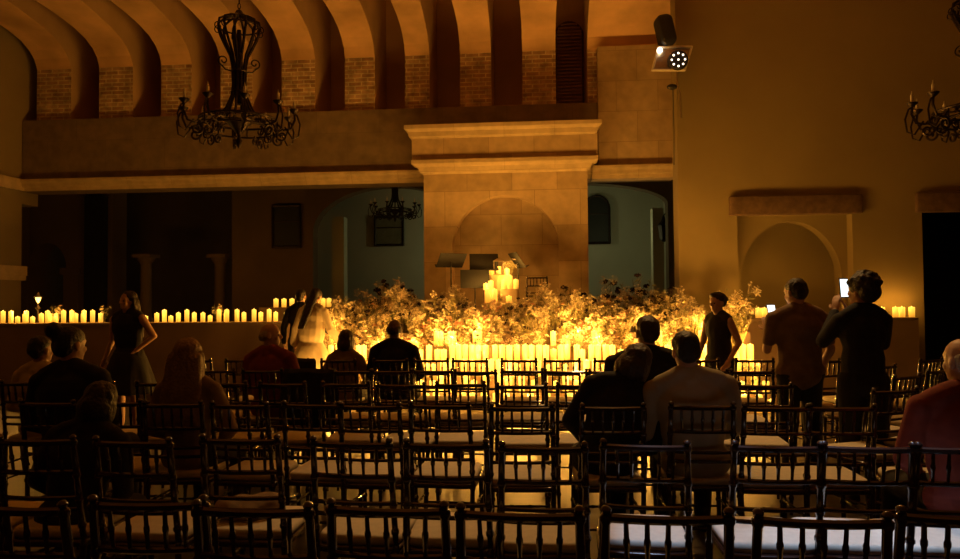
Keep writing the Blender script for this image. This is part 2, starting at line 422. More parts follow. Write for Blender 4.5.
for px0, px1, lab in ((730, 864, 'dark rough timber lintel beam over the arched alcove'), (918, 1040, 'dark timber lintel beam over the doorway at the right edge')):
    mb = MB(); xa, xb = X(px0, YR - .1, 205), X(px1, YR - .1, 205); za, zb = Z(214, YR - .1, 800), Z(195, YR - .1, 800)
    mb.rbox(xa, xb, YR - .1, YR + .05, za, zb, .015)
    tag(mb.build('lintel_beam', M['beam']), lab, 'beam')

# rooms behind: deck, walls, arches
struct(MB().box(-13, sR + .04, 11.35, 19, .0, DECK), 'stage_platform', M['step'])
struct(MB().box(dx0 - .6, XR, 11.4, 14.5, -.12, 0.0), 'floor_doorway', M['floor'])
mb = MB()
for k in range(4): mb.box(sL, sR, 10.05 + .33 * k, 11.36, .2 * k + (0 if k == 0 else .0), .2 * (k + 1))
struct(mb, 'stage_steps', M['step'])
struct(MB().box(-12, XR + .5, 9.9, 11.4, -.12, 0.0), 'floor_front', M['floor'])
mb = MB(); sP = X(292, 11.5); mb.box(XL, sP, 11.2, 11.6, 0, LEDGE - .04); mb.box(sP - .05, sL + .1, 11.36, 11.6, 0, LEDGE - .2); mb.rbox(XL, sP + .02, 11.16, 11.64, LEDGE - .05, LEDGE, .015)
struct(mb, 'parapet_left', M['parapet'])
mb = MB(); mb.box(sR + .05, X(920, 11.8), 11.85, YR, 0, LEDGE - .04); mb.rbox(sR + .03, X(921, 11.8), 11.8, YR, LEDGE - .05, LEDGE, .015)
struct(mb, 'parapet_right', M['parapet'])
mb = MB(); xg = X(312, 16, 250)
mb.box(-13, 6, 19, 19.2, 0, 5.1)
mb.box(-13, -12.8, 11, 19, 0, 5.1)
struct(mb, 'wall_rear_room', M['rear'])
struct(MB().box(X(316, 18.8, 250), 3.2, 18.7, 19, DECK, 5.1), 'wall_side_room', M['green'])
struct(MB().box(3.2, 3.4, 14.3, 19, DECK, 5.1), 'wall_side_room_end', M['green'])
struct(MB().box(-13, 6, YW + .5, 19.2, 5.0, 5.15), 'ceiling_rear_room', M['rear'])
# arch between the brown room and the pale room, seen left of the fireplace
mb = MB(); Ya = 15.6
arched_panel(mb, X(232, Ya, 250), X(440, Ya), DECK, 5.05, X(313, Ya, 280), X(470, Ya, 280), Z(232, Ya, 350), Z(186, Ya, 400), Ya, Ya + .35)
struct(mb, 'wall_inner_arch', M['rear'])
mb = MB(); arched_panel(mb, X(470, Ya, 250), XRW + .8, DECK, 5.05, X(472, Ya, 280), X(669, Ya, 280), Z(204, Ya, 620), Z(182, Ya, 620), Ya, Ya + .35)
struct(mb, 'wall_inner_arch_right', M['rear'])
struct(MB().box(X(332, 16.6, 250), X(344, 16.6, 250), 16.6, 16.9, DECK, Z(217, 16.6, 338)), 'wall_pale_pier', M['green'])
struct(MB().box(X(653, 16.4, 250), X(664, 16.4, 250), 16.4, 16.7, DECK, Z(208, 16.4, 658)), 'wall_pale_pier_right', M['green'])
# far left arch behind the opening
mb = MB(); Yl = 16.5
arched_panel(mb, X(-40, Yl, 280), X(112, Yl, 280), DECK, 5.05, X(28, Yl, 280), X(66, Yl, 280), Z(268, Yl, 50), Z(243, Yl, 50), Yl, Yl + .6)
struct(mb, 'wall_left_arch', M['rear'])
mb = MB()
for a, b in ((60, 80), (14, 30)):
    mb.box(X(a, Yl - .05, 270), X(b, Yl - .05, 270), Yl - .07, Yl + .6, Z(275, Yl, 70), Z(268, Yl, 70))
    mb.box(X(a + 3, Yl - .05, 270), X(b - 2, Yl - .05, 270), Yl - .04, Yl + .6, DECK, Z(275, Yl, 70))
struct(mb, 'trim_4', M['rear'])
mb = MB(); mb.box(X(84, 16.3, 250), X(104, 16.3, 250), 16.3, 16.45, DECK, Z(196, 16.3, 94)); struct(mb, 'doorway_shade_1', M['black'])  # black slab imitates the shade inside a narrow open doorway
# slender engaged columns
for px in (220, 146):
    mb = MB(); p = pt(px, 300, 15.8); zt_ = Z(258, 15.8, px)
    mb.lathe([(.20, DECK), (.2, DECK + .12), (.13, DECK + .18), (.12, zt_ - .14), (.15, zt_ - .1), (.19, zt_ - .04), (.2, zt_)], (p.x, p.y, 0), 16)
    mb.box(p.x - .22, p.x + .22, p.y - .22, p.y + .22, zt_, zt_ + .08)
    tag(mb.build('column', M['rear']), 'short plaster column in the dark room behind the ledge, %s' % ('right of the long-haired sitter' if px == 220 else 'behind the woman in the black dress'), 'column')
def framed(name, px0, px1, py0, py1, Y, label, cat, arch=False, pane='glass'):
    x0, x1 = X(px0, Y, py0), X(px1, Y, py0); z0, z1 = Z(py1, Y, (px0 + px1) / 2), Z(py0, Y, (px0 + px1) / 2)
    r = empty(name, ((x0 + x1) / 2, Y, z0), 0, label, cat); h = z1 - z0; a = (x1 - x0) / 2
    if arch:
        out = [(-a, 0), (-a, h - a)] + [(-a * math.cos(PI * i / 12), h - a + a * math.sin(PI * i / 12)) for i in range(1, 12)] + [(a, h - a), (a, 0), (-a, 0)]
    else: out = [(-a, 0), (-a, h), (a, h), (a, 0), (-a, 0)]
    mb = MB()
    for (xa, za), (xb, zb) in zip(out[:-1], out[1:]): mb.cap((xa, 0, za), .035, (xb, 0, zb), .035, 6)
    mb.cap((-a, 0, h * .62), .018, (a, 0, h * .62), .018, 6)
    mb.build('frame', M['iron'], r)
    mb = MB(); k = len(out) - 1
    mb.rings([[(x, y, z) for x, z in out[:-1]] for y in (0.0, .03)]); mb.build('pane', M[pane], r, False)
    return r
framed('framed_panel', 375, 403, 217, 245, 18.6, 'dark square framed panel on the pale side room wall behind the small chandelier', 'frame', pane='board')
framed('arched_window', 583, 609, 196, 243, 18.6, 'dark arched window right of the fireplace', 'window', True)
framed('square_window', 273, 300, 206, 247, Ya - .06, 'dark window on the brown wall left of the inner arch', 'window', False)

# ================================================================== FIREPLACE
YF = 13.3
fp = empty('fireplace', (X(506, YF), YF, DECK), 0, 'tall limestone fireplace surround with stepped cornice and shallow arched recess', 'fireplace')
mb = MB(Matrix.Translation((-fp.location.x, -YF, -DECK)))
fx0, fx1 = X(424, YF, 230), X(588, YF, 230); z1 = Z(171, YF, 506)
arched_panel(mb, fx0, fx1, DECK, z1, X(452, YF, 250), X(559, YF, 250), Z(248, YF, 506), Z(195, YF, 506), YF, YF + .35)
o = mb.build('body', M['stone'], fp, False)
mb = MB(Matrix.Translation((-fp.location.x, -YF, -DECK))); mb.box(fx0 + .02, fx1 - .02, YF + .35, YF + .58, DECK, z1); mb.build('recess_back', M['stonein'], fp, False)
mb = MB(Matrix.Translation((-fp.location.x, -YF, -DECK)))
a0, a1 = X(413, YF, 150), X(597, YF, 150)
mb.box(a0, a1, YF - .12, YF + .15, Z(160, YF), Z(136, YF)); mb.build('frieze_panel', M['stone'], fp, False)
def moulding(pxo, pya, pyb, pxi):
    mb = MB(Matrix.Translation((-fp.location.x, -YF, -DECK)))
    w0 = (X(pxi[1], YF) - X(pxi[0], YF)) / 2; w1 = (X(pxo[1], YF) - X(pxo[0], YF)) / 2
    cx = (X(pxo[0], YF) + X(pxo[1], YF)) / 2; zb, ztp = Z(pyb, YF), Z(pya, YF)
    rings = []
    for t, u in ((0, 0), (.12, .12), (.14, .3), (.5, .45), (.62, .8), (.7, 1), (.98, 1), (1, .98)):
        w = w0 + (w1 - w0) * u; yf = YF - .12 - (w1 - w0) * u * 1.0 if pya < 140 else YF - .02 - (w1 - w0) * u
        z = zb + (ztp - zb) * t
        rings.append([(cx - w, YF + .15, z), (cx - w, yf, z), (cx + w, yf, z), (cx + w, YF + .15, z)])
    mb.rings(rings); return mb
moulding((407, 603), 124, 137, (413, 597)).build('cornice', M['stonecap'], fp, False)
moulding((414, 599), 159, 172, (424, 588)).build('lower_moulding', M['stonecap'], fp, False)

# ================================================================== CHANDELIERS
def scroll(mb, c, ax, r0, turns, r, start=0, sgn=1, n=26):
    pts = []
    for i in range(n + 1):
        t = i / n; a = start + sgn * turns * 2 * PI * t; q = r0 * (1 - .8 * t)
        pts.append(Vector(c) + Vector((ax[0] * q * math.cos(a), ax[1] * q * math.cos(a), q * math.sin(a))))
    mb.tube(pts, r, 5)
def make_chandelier(loc, label):
    root = empty('chandelier', loc, .2, label, 'chandelier', 'wrought iron chandeliers')
    mb = MB()
    for i in range(22):
        z = 1.46 + i * .07; k = 10
        pts = [((.018 * math.cos(2 * PI * j / k)) * (i % 2), (.018 * math.cos(2 * PI * j / k)) * (1 - i % 2), z + .04 * math.sin(2 * PI * j / k)) for j in range(k + 1)]
        mb.tube(pts, .006, 4, False)
    mb.build('chain', M['iron'], root)
    mb = MB()
    for k in range(12):
        a = 2 * PI * k / 12; c, s_ = math.cos(a), math.sin(a)
        prof_ = [(.02, 1.34), (.06, 1.28), (.16, 1.25), (.26, 1.20), (.275, 1.12), (.24, 1.02), (.18, .90), (.115, .78), (.09, .66), (.08, .42), (.10, .28), (.17, .12), (.27, 0)]; prof_ = [(r, z * 1.09) for r, z in prof_]
        mb.tube([(r * c, r * s_, z) for r, z in prof_], .017, 5)
        scroll(mb, (.27 * c, .27 * s_, 1.20), (c, s_), .06, 1.1, .008, PI / 2, -1, 14)
    mb.lathe([(.055, .2), (.06, .5), (.045, .8), (.03, 1.2)], n=10)
    for r, z in ((.27, 1.24), (.10, .64), (.10, .36), (.25, .02)):
        mb.tube([(r * math.cos(2 * PI * j / 24), r * math.sin(2 * PI * j / 24), z) for j in range(25)], .012, 5)
    mb.build('cage', M['iron'], root)
    for k in range(4):
        a = 2 * PI * k / 4 + .3; c, s_ = math.cos(a), math.sin(a); mb = MB()
        mb.tube([(.09 * c, .09 * s_, .64), (.17 * c, .17 * s_, .65), (.24 * c, .24 * s_, .72)], .011, 5)
        scroll(mb, (.2 * c, .2 * s_, .77), (c, s_), .075, 1.3, .01, -PI / 2, 1, 18)
        mb.build('side_scroll', M['iron'], root)
    mb = MB()
    for r, z, t in ((.50, -.02, .016), (.50, -.14, .014)):
        mb.tube([(r * math.cos(2 * PI * j / 40), r * math.sin(2 * PI * j / 40), z) for j in range(41)], t, 6)
    for k in range(16):
        a = 2 * PI * k / 16; mb.tube([(.5 * math.cos(a), .5 * math.sin(a), -.02), (.5 * math.cos(a), .5 * math.sin(a), -.14)], .01, 4)
    for k in range(8):
        a = 2 * PI * k / 8; mb.tube([(.2 * math.cos(a), .2 * math.sin(a), 0), (.5 * math.cos(a), .5 * math.sin(a), -.02)], .012, 5)
    mb.build('ring', M['iron'], root)
    for k in range(10):
        a = 2 * PI * k / 10; c, s_ = math.cos(a), math.sin(a); P = lambda r, z: (r * c, r * s_, z)
        mb = MB()
        mb.tube([P(.5, -.06), P(.58, -.14), P(.68, -.12), P(.73, 0), P(.72, .1)], .016, 5)
        mb.tube([P(.60, -.1), P(.70, -.26), P(.78, -.22), P(.80, -.06), P(.76, .06), P(.70, .1)], .012, 5)
        scroll(mb, P(.56, -.22), (c, s_), .085, 1.4, .015, PI / 2, 1, 20)
        scroll(mb, P(.40, -.22), (c, s_), .07, 1.3, .014, PI / 2, -1, 18)
        arm = mb.build('arm', M['iron'], root)
        mb = MB(); mb.lathe([(.012, .08), (.035, .10), (.065, .13), (.068, .14), (.02, .14)], (.72 * c, .72 * s_, 0), 10); mb.build('candle_cup', M['iron'], arm)
        mb = MB(); mb.lathe([(.018, .14), (.018, .23), (.006, .26), (.003, .29)], (.72 * c, .72 * s_, 0), 8); mb.build('candle_sleeve', M['cushion'], arm)
    mb = MB(); mb.lathe([(.004, -.40), (.03, -.36), (.045, -.3), (.02, -.24), (.03, -.2), (.1, -.12), (.2, -.02), (.03, 0)], n=12)
    mb.build('finial', M['iron'], root)
    return root
ch = make_chandelier(pt(239, 119, 9.0), 'large wrought iron scroll chandelier hanging before the left ceiling niches')
c2 = copy_tree(ch); c2.location = pt(981, 108, 8.9); c2.rotation_euler.z = .35; c2['label'] = 'wrought iron chandelier cut off by the right edge of the picture'
c3 = copy_tree(ch); c3.location = pt(395, 209, 14.9); c3.scale = (.72, .72, .72); c3['label'] = 'small dark chandelier seen through the opening left of the fireplace'

# ================================================================== CHAIRS
def bamboo(L, r, knots):
    """lathe profile of a turned bamboo-style stick"""
    pr = [(r * .8, 0)]
    for k in knots:
        z = L * k; pr += [(r, z - .014), (r * 1.32, z - .006), (r * 1.32, z + .006), (r, z + .014)]
    pr.append((r * .9, L)); return pr
def oriented(p0, p1):
    p0 = Vector(p0); d = Vector(p1) - p0
    return Matrix.Translation(p0) @ d.to_track_quat('Z', 'Y').to_matrix().to_4x4(), d.length
def stick(name, p0, p1, r, knots, parent, n=8, fin=False):
    T, L = oriented(p0, p1); mb = MB(T); pr = bamboo(L, r, knots)
    if fin: pr += [(r * .55, L + .004), (r * 1.25, L + .014), (r * 1.4, L + .024), (r * .9, L + .034), (.001, L + .038)]
    mb.lathe(pr, n=n); return mb.build(name, M['wood'], parent)
def make_chair():
    root = empty('banquet_chair', (0, 0, 0), 0, 'dark chair', 'chair')
    for s in (-1, 1):
        # rear leg and back post are one turned stick, kinked at the seat
        mb = MB()
        T, L = oriented((s * .175, -.20, 0), (s * .185, -.19, .47)); MBt = MB(T); MBt.lathe(bamboo(L, .0145, (.25, .55, .9)), n=8)
        T2, L2 = oriented((s * .185, -.19, .45), (s * .175, -.258, .922)); m2 = MB(T2)
        pr = bamboo(L2, .0145, (.15, .4, .65, .97)); pr += [(.009, L2 + .003), (.0155, L2 + .009), (.0165, L2 + .016), (.010, L2 + .024), (.001, L2 + .027)]
        m2.lathe(pr, n=8)
        mb.v = MBt.v + m2.v; k = len(MBt.v); mb.f = MBt.f + [tuple(i + k for i in f) for f in m2.f]
        mb.build('leg', M['wood'], root)
        stick('leg', (s * .19, .20, 0), (s * .18, .19, .44), .0145, (.3, .6, .92), root)
        for z in (.16, .28): stick('stretcher', (s * .178, -.19, z), (s * .187, .19, z), .008, (.33, .66), root, 6)
    for y, z in ((.195, .22), (-.195, .20)): stick('stretcher', (-.18, y, z), (.18, y, z), .008, (.33, .66), root, 6)
    mb = MB(); mb.rbox(-.205, .205, -.21, .215, .415, .447, .012); mb.build('seat_frame', M['wood'], root)
    mb = MB(); mb.rbox(-.195, .195, -.185, .21, .445, .492, .02, 4, pil=.012); mb.build('cushion', M['cushion'], root)
    def rail(z, y, r, w):
        mb = MB(); mb.tube([(w * t, y - .022 * (1 - t * t), z) for t in [i / 8 - 1 for i in range(17)]], r, 7); mb.build('back_rail', M['wood'], root)
    rail(.912, -.256, .0135, .178); rail(.772, -.236, .0115, .180); rail(.650, -.218, .010, .182); rail(.595, -.210, .010, .183)
    for i in range(5):
        t = (i - 2) / 3 * 1.0; x = .178 * t; dy = -.022 * (1 - t * t)
        stick('spindle', (x * .96, -.236 + dy, .772), (x, -.256 + dy, .912), .0078, (.5,), root, 6)
    return root
proto_chair = make_chair()
chair_first = [True]
def put_chair(x, yback, rz, label, group=None):
    c = proto_chair if chair_first[0] else copy_tree(proto_chair); chair_first[0] = False
    c.location = (x - math.sin(rz) * .24, yback + .24 * math.cos(rz), 0); c.rotation_euler = (0, 0, rz); c['label'] = label
    c['group'] = group or 'dark banquet chairs set out in rows'
    return c
rows = [
    ('front row', 7.2, [196, 243, 293, 339, 391, 431, 470, 519, 562, 612, 655, 700, 754], 362),
    ('second row', 6.1, [214, 262, 310, 352, 392, 432, 476, 522, 566, 610, 656, 706, 752], 373),
    ('third row', 5.15, [22, 92, 158, 222, 282, 345, 402, 460, 522, 582, 648, 708, 765], 385),
    ('fourth row', 4.14, [47, 110, 174, 242, 312, 372, 440, 522, 612, 703, 775, 842, 948], 407),
    ('fifth row', 3.06, [-48, 40, 138, 237, 352, 447, 543, 645, 777, 868, 962], 449),
    ('nearest row', 2.11, [28, 148, 258, 388, 520, 665, 817, 970], 511)]
ORD = ['first', 'second', 'third', 'fourth', 'fifth', 'sixth', 'seventh', 'eighth', 'ninth', 'tenth', 'eleventh', 'twelfth', 'thirteenth']
rr = random.Random(3)
for name, d, pxs, yy in rows:
    for i, px in enumerate(pxs):
        yb = d + rr.uniform(-.05, .05) * (1.0 if d < 7 else .3); rz = rr.uniform(-.07, .07)
        put_chair(X(px, d, yy), yb, rz, 'dark spindle-back chair with ivory cushion, %s from the left in the %s' % (ORD[i], name))
side = [(880, 6.55, .5), (905, 5.75, .62), (930, 7.2, .55), (893, 4.9, .35), (935, 6.2, .7), (822, 7.1, .25), (868, 7.4, .35), (958, 5.2, .6)]
for i, (px, d, rz) in enumerate(side):
    put_chair(X(px, d, 380), d, rz, 'spindle-back chair turned at an angle near the right wall, %s from the left' % ORD[sorted(q[0] for q in side).index(px)], 'dark banquet chairs angled by the right wall')
c = put_chair(X(537, 12.35, 290), 12.35, 0, 'dark spindle-back chair alone on the stage before the fireplace', 'dark banquet chair on the stage')
c.rotation_euler.z = 0; c.location.z = DECK

# ================================================================== CANDLES
def candle_proto(h, r):
    mb = MB(); mb.lathe([(r * .97, 0), (r, .01), (r, h - .012), (r * .98, h - .002), (r * .93, h + .004), (r * .86, h - .004), (r * .6, h - .014), (.001, h - .016)], n=14)
    me = mb.mesh('pillar_candle', M['wax'])
    f = MB(); f.lathe([(.002, h - .016), (.006, h - .006), (.008, h + .002), (.007, h + .010), (.003, h + .018), (.001, h + .022)], n=8)
    return me, f.mesh('flame', M['flame']), h
cands = {'tall': candle_proto(.23, .045), 'mid': candle_proto(.16, .046), 'low': candle_proto(.11, .047)}
ncand = [0]
def candle(kind, x, y, z, label, group, light=0):
    me, fm, h = cands[kind]
    o = bpy.data.objects.new('pillar_candle', me); COL.objects.link(o); o.location = (x, y, z); tag(o, label, 'candle', group)
    f = bpy.data.objects.new('flame', fm); COL.objects.link(f); f.parent = o
    if light: lamp('candle_light', 'POINT', (0, 0, h + .11), light, CANDLE_COL, .035, parent=o)
    ncand[0] += 1
    return o
cr = random.Random(11)
def candle_row(px0, px1, Y, z, n, kinds, label, group, every=5, pw=1., jy=.085):
    xa, xb = X(px0, Y, 350), X(px1, Y, 350)
    for i in range(n):
        x = xa + (xb - xa) * (i + .5 + cr.uniform(-.2, .2)) / n
        candle(cr.choice(kinds), x, Y + cr.uniform(-jy, jy), z, label, group, CANDLE_W * pw if i % every == every // 2 else 0)
G = 'pillar candles massed before the flowers'
candle_row(338, 775, 9.80, 0, 36, ['tall', 'mid'], 'glowing ivory pillar candle standing on the floor at the foot of the stage steps', G + ' on the floor', 6)
candle_row(338, 772, 10.2, .2, 38, ['tall', 'mid'], 'glowing ivory pillar candle on the lowest stage step', G + ' on the lowest step', 6)
candle_row(330, 765, 10.53, .4, 46, ['tall', 'mid'], 'glowing ivory pillar candle on the second stage step', G + ' on the second step', 6)
candle_row(326, 755, 10.86, .6, 58, ['tall', 'tall', 'mid'], 'glowing ivory pillar candle in the brightest band just below the flowers', G + ' on the third step', 5)
for i, (px, Y) in enumerate(((297, 9.45), (303, 9.5), (312, 9.42), (322, 9.5), (331, 9.45), (291, 9.5))): candle('tall' if i % 2 else 'mid', X(px, Y), Y, .0, 'glowing candle on the floor just before the woman in the cream robe', 'floor candles before the cream robe', CANDLE_W if i in (1, 4) else 0)
# clusters deeper in the flowers
for px, n in ((325, 2), (447, 5), (478, 4), (565, 5), (590, 5), (655, 4), (703, 4)):
    for i in range(n):
        candle(cr.choice(['tall', 'mid']), X(px, 11.2) + cr.uniform(-.2, .2), 11.15 + cr.uniform(-.06, .06), .8, 'glowing ivory pillar candle tucked low among the flower stems on the top step', 'pillar candles among the flower stems', CANDLE_W if i == 0 else 0)
for px in (438, 565, 600, 673, 692, 699, 706):
    candle('mid', X(px, 11.6), 11.6 + (0 if px < 690 else .3), DECK + (.0 if px < 690 else .1), 'glowing ivory pillar candle standing behind the flowers at stage level', 'pillar candles at stage level', CANDLE_W * .7 if px in (565, 692) else 0)
# ledge clusters, left
left = [(23, 'ltm'), (36, 'lm'), (45, 'mm'), (53, 'tml'), (67, 'tt'), (81, 'mtm'), (96, 'tm'), (147, 'l'), (160, 'mt'), (174, 'lm'), (190, 'tm'), (206, 'ml'), (224, 'tmt'), (240, 'tm'), (257, 'tm'), (272, 'tm'), (287, 'm')]
K = {'t': 'tall', 'm': 'mid', 'l': 'low'}
cands['tall'] = candle_proto(.20, .036); cands['mid'] = candle_proto(.15, .036); cands['low'] = candle_proto(.10, .037)
for j, (px, ks) in enumerate(left):
    for i, k in enumerate(ks):
        candle(K[k], X(px, 11.4, 320) + (i - (len(ks) - 1) / 2) * .068, 11.4 + (.08 if i % 2 else -.04), LEDGE,
               'small glowing candle in the %s cluster from left on the left ledge' % (ORD[j] if j < 13 else 'fourteenth fifteenth sixteenth seventeenth'.split()[j - 13]), 'candles in ledge cluster %s' % 'abcdefghijklmnopq'[j], (CANDLE_W * .35 if j < 7 else CANDLE_W * .22) if i == 0 and j % 2 == 0 else 0)
for px in (3, 11): candle('tall', X(px, 11.35, 320), 11.35, LEDGE, 'glowing candle at the far left edge before the stone pillar', 'candles at the left edge', CANDLE_W * .3 if px == 3 else 0)
cands.update(tall=candle_proto(.23, .045), mid=candle_proto(.16, .046), low=candle_proto(.11, .047))
# rows deeper on the left, behind the ledge
for px in (276, 284, 292, 316, 323, 329): candle('mid', X(px, 13.2, 300), 13.2, 1.42, 'distant glowing candle behind the woman in the cream robe', 'distant candles in the dark room')
struct(MB().box(X(262, 13.2), X(350, 13.2), 13.05, 13.4, DECK, 1.42), 'trim_5', M['parapet'])
# right ledge
for j, (px, ks) in enumerate(((761, 'mm'), (786, 't'), (810, 't'), (878, 'mm'), (898, 'tm'), (911, 't'))):
    for i, k in enumerate(ks):
        candle(K[k] if k != 't' else 'mid', X(px, 12.08, 320) + (i - (len(ks) - 1) / 2) * .1, 12.05, LEDGE, 'glowing candle on the right ledge, %s cluster from the left' % ORD[j], 'candles in right ledge cluster %s' % 'abcdef'[j], CANDLE_W * .15 if i == 0 else 0)

# candle tower on plinths before the fireplace
YT = 11.9
def block(px0, px1, pyt, Y, dy, label, zb=DECK):
    x0, x1 = X(px0, Y), X(px1, Y); z = Z(pyt, Y, px0)
    o = MB().rbox(x0, x1, Y, Y + dy, zb, z, .01).build('display_plinth', M['plinth']); tag(o, label, 'plinth'); return z
z1 = block(482, 511, 303, YT, .3, 'sandy plinth carrying the lowest candles of the tower')
z2 = block(500, 519, 289, YT + .32, .25, 'middle sandy plinth at the right of the candle tower')
z3 = block(484, 499, 290, YT + .32, .2, 'middle sandy plinth at the left of the candle tower')
z4 = block(489, 511, 275, YT + .6, .3, 'tallest sandy plinth at the back of the candle tower')
TG = 'candles of the tower before the fireplace'
for px, k, Y, z, lab in ((488, 'tall', YT + .1, z1, 'left tall candle on the lowest plinth'), (494.5, 'tall', YT + .1, z1, 'right tall candle on the lowest plinth'), (509, 'low', YT + .1, z1, 'short candle on the right end of the lowest plinth'),
                         (504, 'mid', YT + .42, z2, 'left candle on the right middle plinth'), (510, 'tall', YT + .42, z2, 'middle candle on the right middle plinth'), (516, 'mid', YT + .42, z2, 'right candle on the right middle plinth'),
                         (486, 'low', YT + .4, z3, 'left short candle on the left middle plinth'), (491, 'mid', YT + .42, z3, 'right candle on the left middle plinth'),
                         (491.5, 'low', YT + .7, z4, 'left short candle at the top of the tower'), (507, 'low', YT + .7, z4, 'right short candle at the top of the tower')):
    candle(k, X(px, Y), Y, z, 'glowing ' + lab, TG, CANDLE_W * .8 if px in (488, 510, 491.5) else 0)
lan = empty('candle_lantern', (X(499, YT + .7), YT + .7, z4), 0, 'small square lantern with glowing candle at the top of the candle tower', 'lantern')
mb = MB()
for s in (-1, 1):
    for t in (-1, 1): mb.box(s * .08 - .008, s * .08 + .008, t * .08 - .008, t * .08 + .008, 0, .24)
mb.box(-.095, .095, -.095, .095, 0, .015); mb.box(-.095, .095, -.095, .095, .24, .255); mb.rings([[(-.09, -.09, .255), (.09, -.09, .255), (.09, .09, .255), (-.09, .09, .255)], [(-.03, -.03, .30), (.03, -.03, .30), (.03, .03, .30), (-.03, .03, .30)]])
mb.build('frame', M['metal'], lan, False)
MB().lathe([(.045, .016), (.045, .15), (.04, .155), (.001, .15)], n=14).build('candle', M['wax'], lan)

# small lamp and goblet shapes glowing on the far left ledge
gl = empty('glass_lantern', pt(38, 318, 11.45), 0, 'small dark pedestal lantern with pale glowing head on the left ledge', 'lantern'); gl.location.z = LEDGE
MB().lathe([(.06, 0), (.06, .015), (.015, .03), (.012, .2), (.02, .22), (.05, .26), (.02, .28), (.012, .34)], n=12).build('stand', M['iron'], gl)
MB().lathe([(.01, .34), (.03, .38), (.045, .43), (.045, .44)], n=12).build('glowing_glass', M['flame'], gl)
MB().lathe([(.08, .44), (.03, .47), (.015, .51), (.001, .53)], n=12).build('cap', M['metal'], gl)

# ================================================================== FLOWERS
def blossom_mesh(kind, r, seed, m):
    q = random.Random(seed); mb = MB()
    if kind == 'rose':
        for ring, (n, tilt, s) in enumerate(((5, .35, 1.), (5, .8, .8), (4, 1.15, .6), (3, 1.4, .4))):
            for k in range(n):
                a = 2 * PI * k / n + ring * .6; c, d = math.cos(a), math.sin(a); t = tilt
                L = r * s; ct, st = math.cos(t), math.sin(t); w_ = L * .55
                P = lambda u, v, h: (c * u - d * v, d * u + c * v, h)
                mb.add([P(.1 * r, 0, 0), P(.55 * L * ct, -w_, .55 * L * st), P(L * ct * 1.05, -w_ * .7, L * st * .95), P(L * ct * 1.15, w_ * .7, L * st * .92), P(.55 * L * ct, w_, .55 * L * st)], [(0, 1, 2, 3, 4)])
    elif kind == 'daisy':
        for k in range(9):
            a = 2 * PI * k / 9; c, d = math.cos(a), math.sin(a); w_ = r * .2; L = r * q.uniform(.85, 1.1)
            P = lambda u, v, h: (c * u - d * v, d * u + c * v, h)
            mb.add([P(.1 * r, 0, 0), P(.6 * L, -w_, .2 * r), P(L, 0, q.uniform(0, .3) * r), P(.6 * L, w_, .2 * r)], [(0, 1, 2, 3)])
        mb.ell((0, 0, .08 * r), (.2 * r, .2 * r, .12 * r), 7, 4)
    elif kind == 'lily':
        for k in range(6):
            a = 2 * PI * k / 6; c, d = math.cos(a), math.sin(a)
            P = lambda u, v, h: (c * u - d * v, d * u + c * v, h)
            mb.add([P(.05 * r, 0, 0), P(.45 * r, -.2 * r, .6 * r), P(.8 * r, 0, .7 * r), P(.45 * r, .2 * r, .6 * r), P(1.15 * r, 0, .5 * r)], [(0, 1, 2, 3), (1, 4, 2), (2, 4, 3)])
    elif kind == 'spray':
        for k in range(9):
            c = Vector((q.uniform(-1, 1), q.uniform(-1, 1), q.uniform(0, 1.2))) * r
            mb.tube([(0, 0, -r * .6), tuple(c)], .0016, 3)
            for j in range(4):
                a = 2 * PI * j / 4 + k; e = c + Vector((math.cos(a), math.sin(a), .5)) * r * .32; f = Vector((-math.sin(a), math.cos(a), 0)) * r * .14
                mb.add([tuple(c), tuple(c.lerp(e, .6) + f), tuple(e), tuple(c.lerp(e, .6) - f)], [(0, 1, 2, 3)])
    elif kind == 'seed':
        for k in range(26):
            v = Vector((q.gauss(0, 1), q.gauss(0, 1), abs(q.gauss(0, .8)))).normalized()
            t = v.orthogonal().normalized() * r * .22
            mb.add([tuple(v * r * .3), tuple(v * r * .75 + t), tuple(v * r), tuple(v * r * .75 - t)], [(0, 1, 2, 3)])
        mb.ell((0, 0, .1 * r), (.6 * r, .6 * r, .45 * r), 8, 5)
    return mb.mesh('blossom', M[m], False)
BL = {'rose': [blossom_mesh('rose', .048, s, m) for s, m in ((1, 'petal'), (2, 'blush'))], 'daisy': [blossom_mesh('daisy', .045, s, 'petal') for s in (3, 4)],
      'lily': [blossom_mesh('lily', .065, 5, 'petal')], 'spray': [blossom_mesh('spray', .07, s, 'petal') for s in (6, 7)], 'seed': [blossom_mesh('seed', .05, 8, 'dark')]}
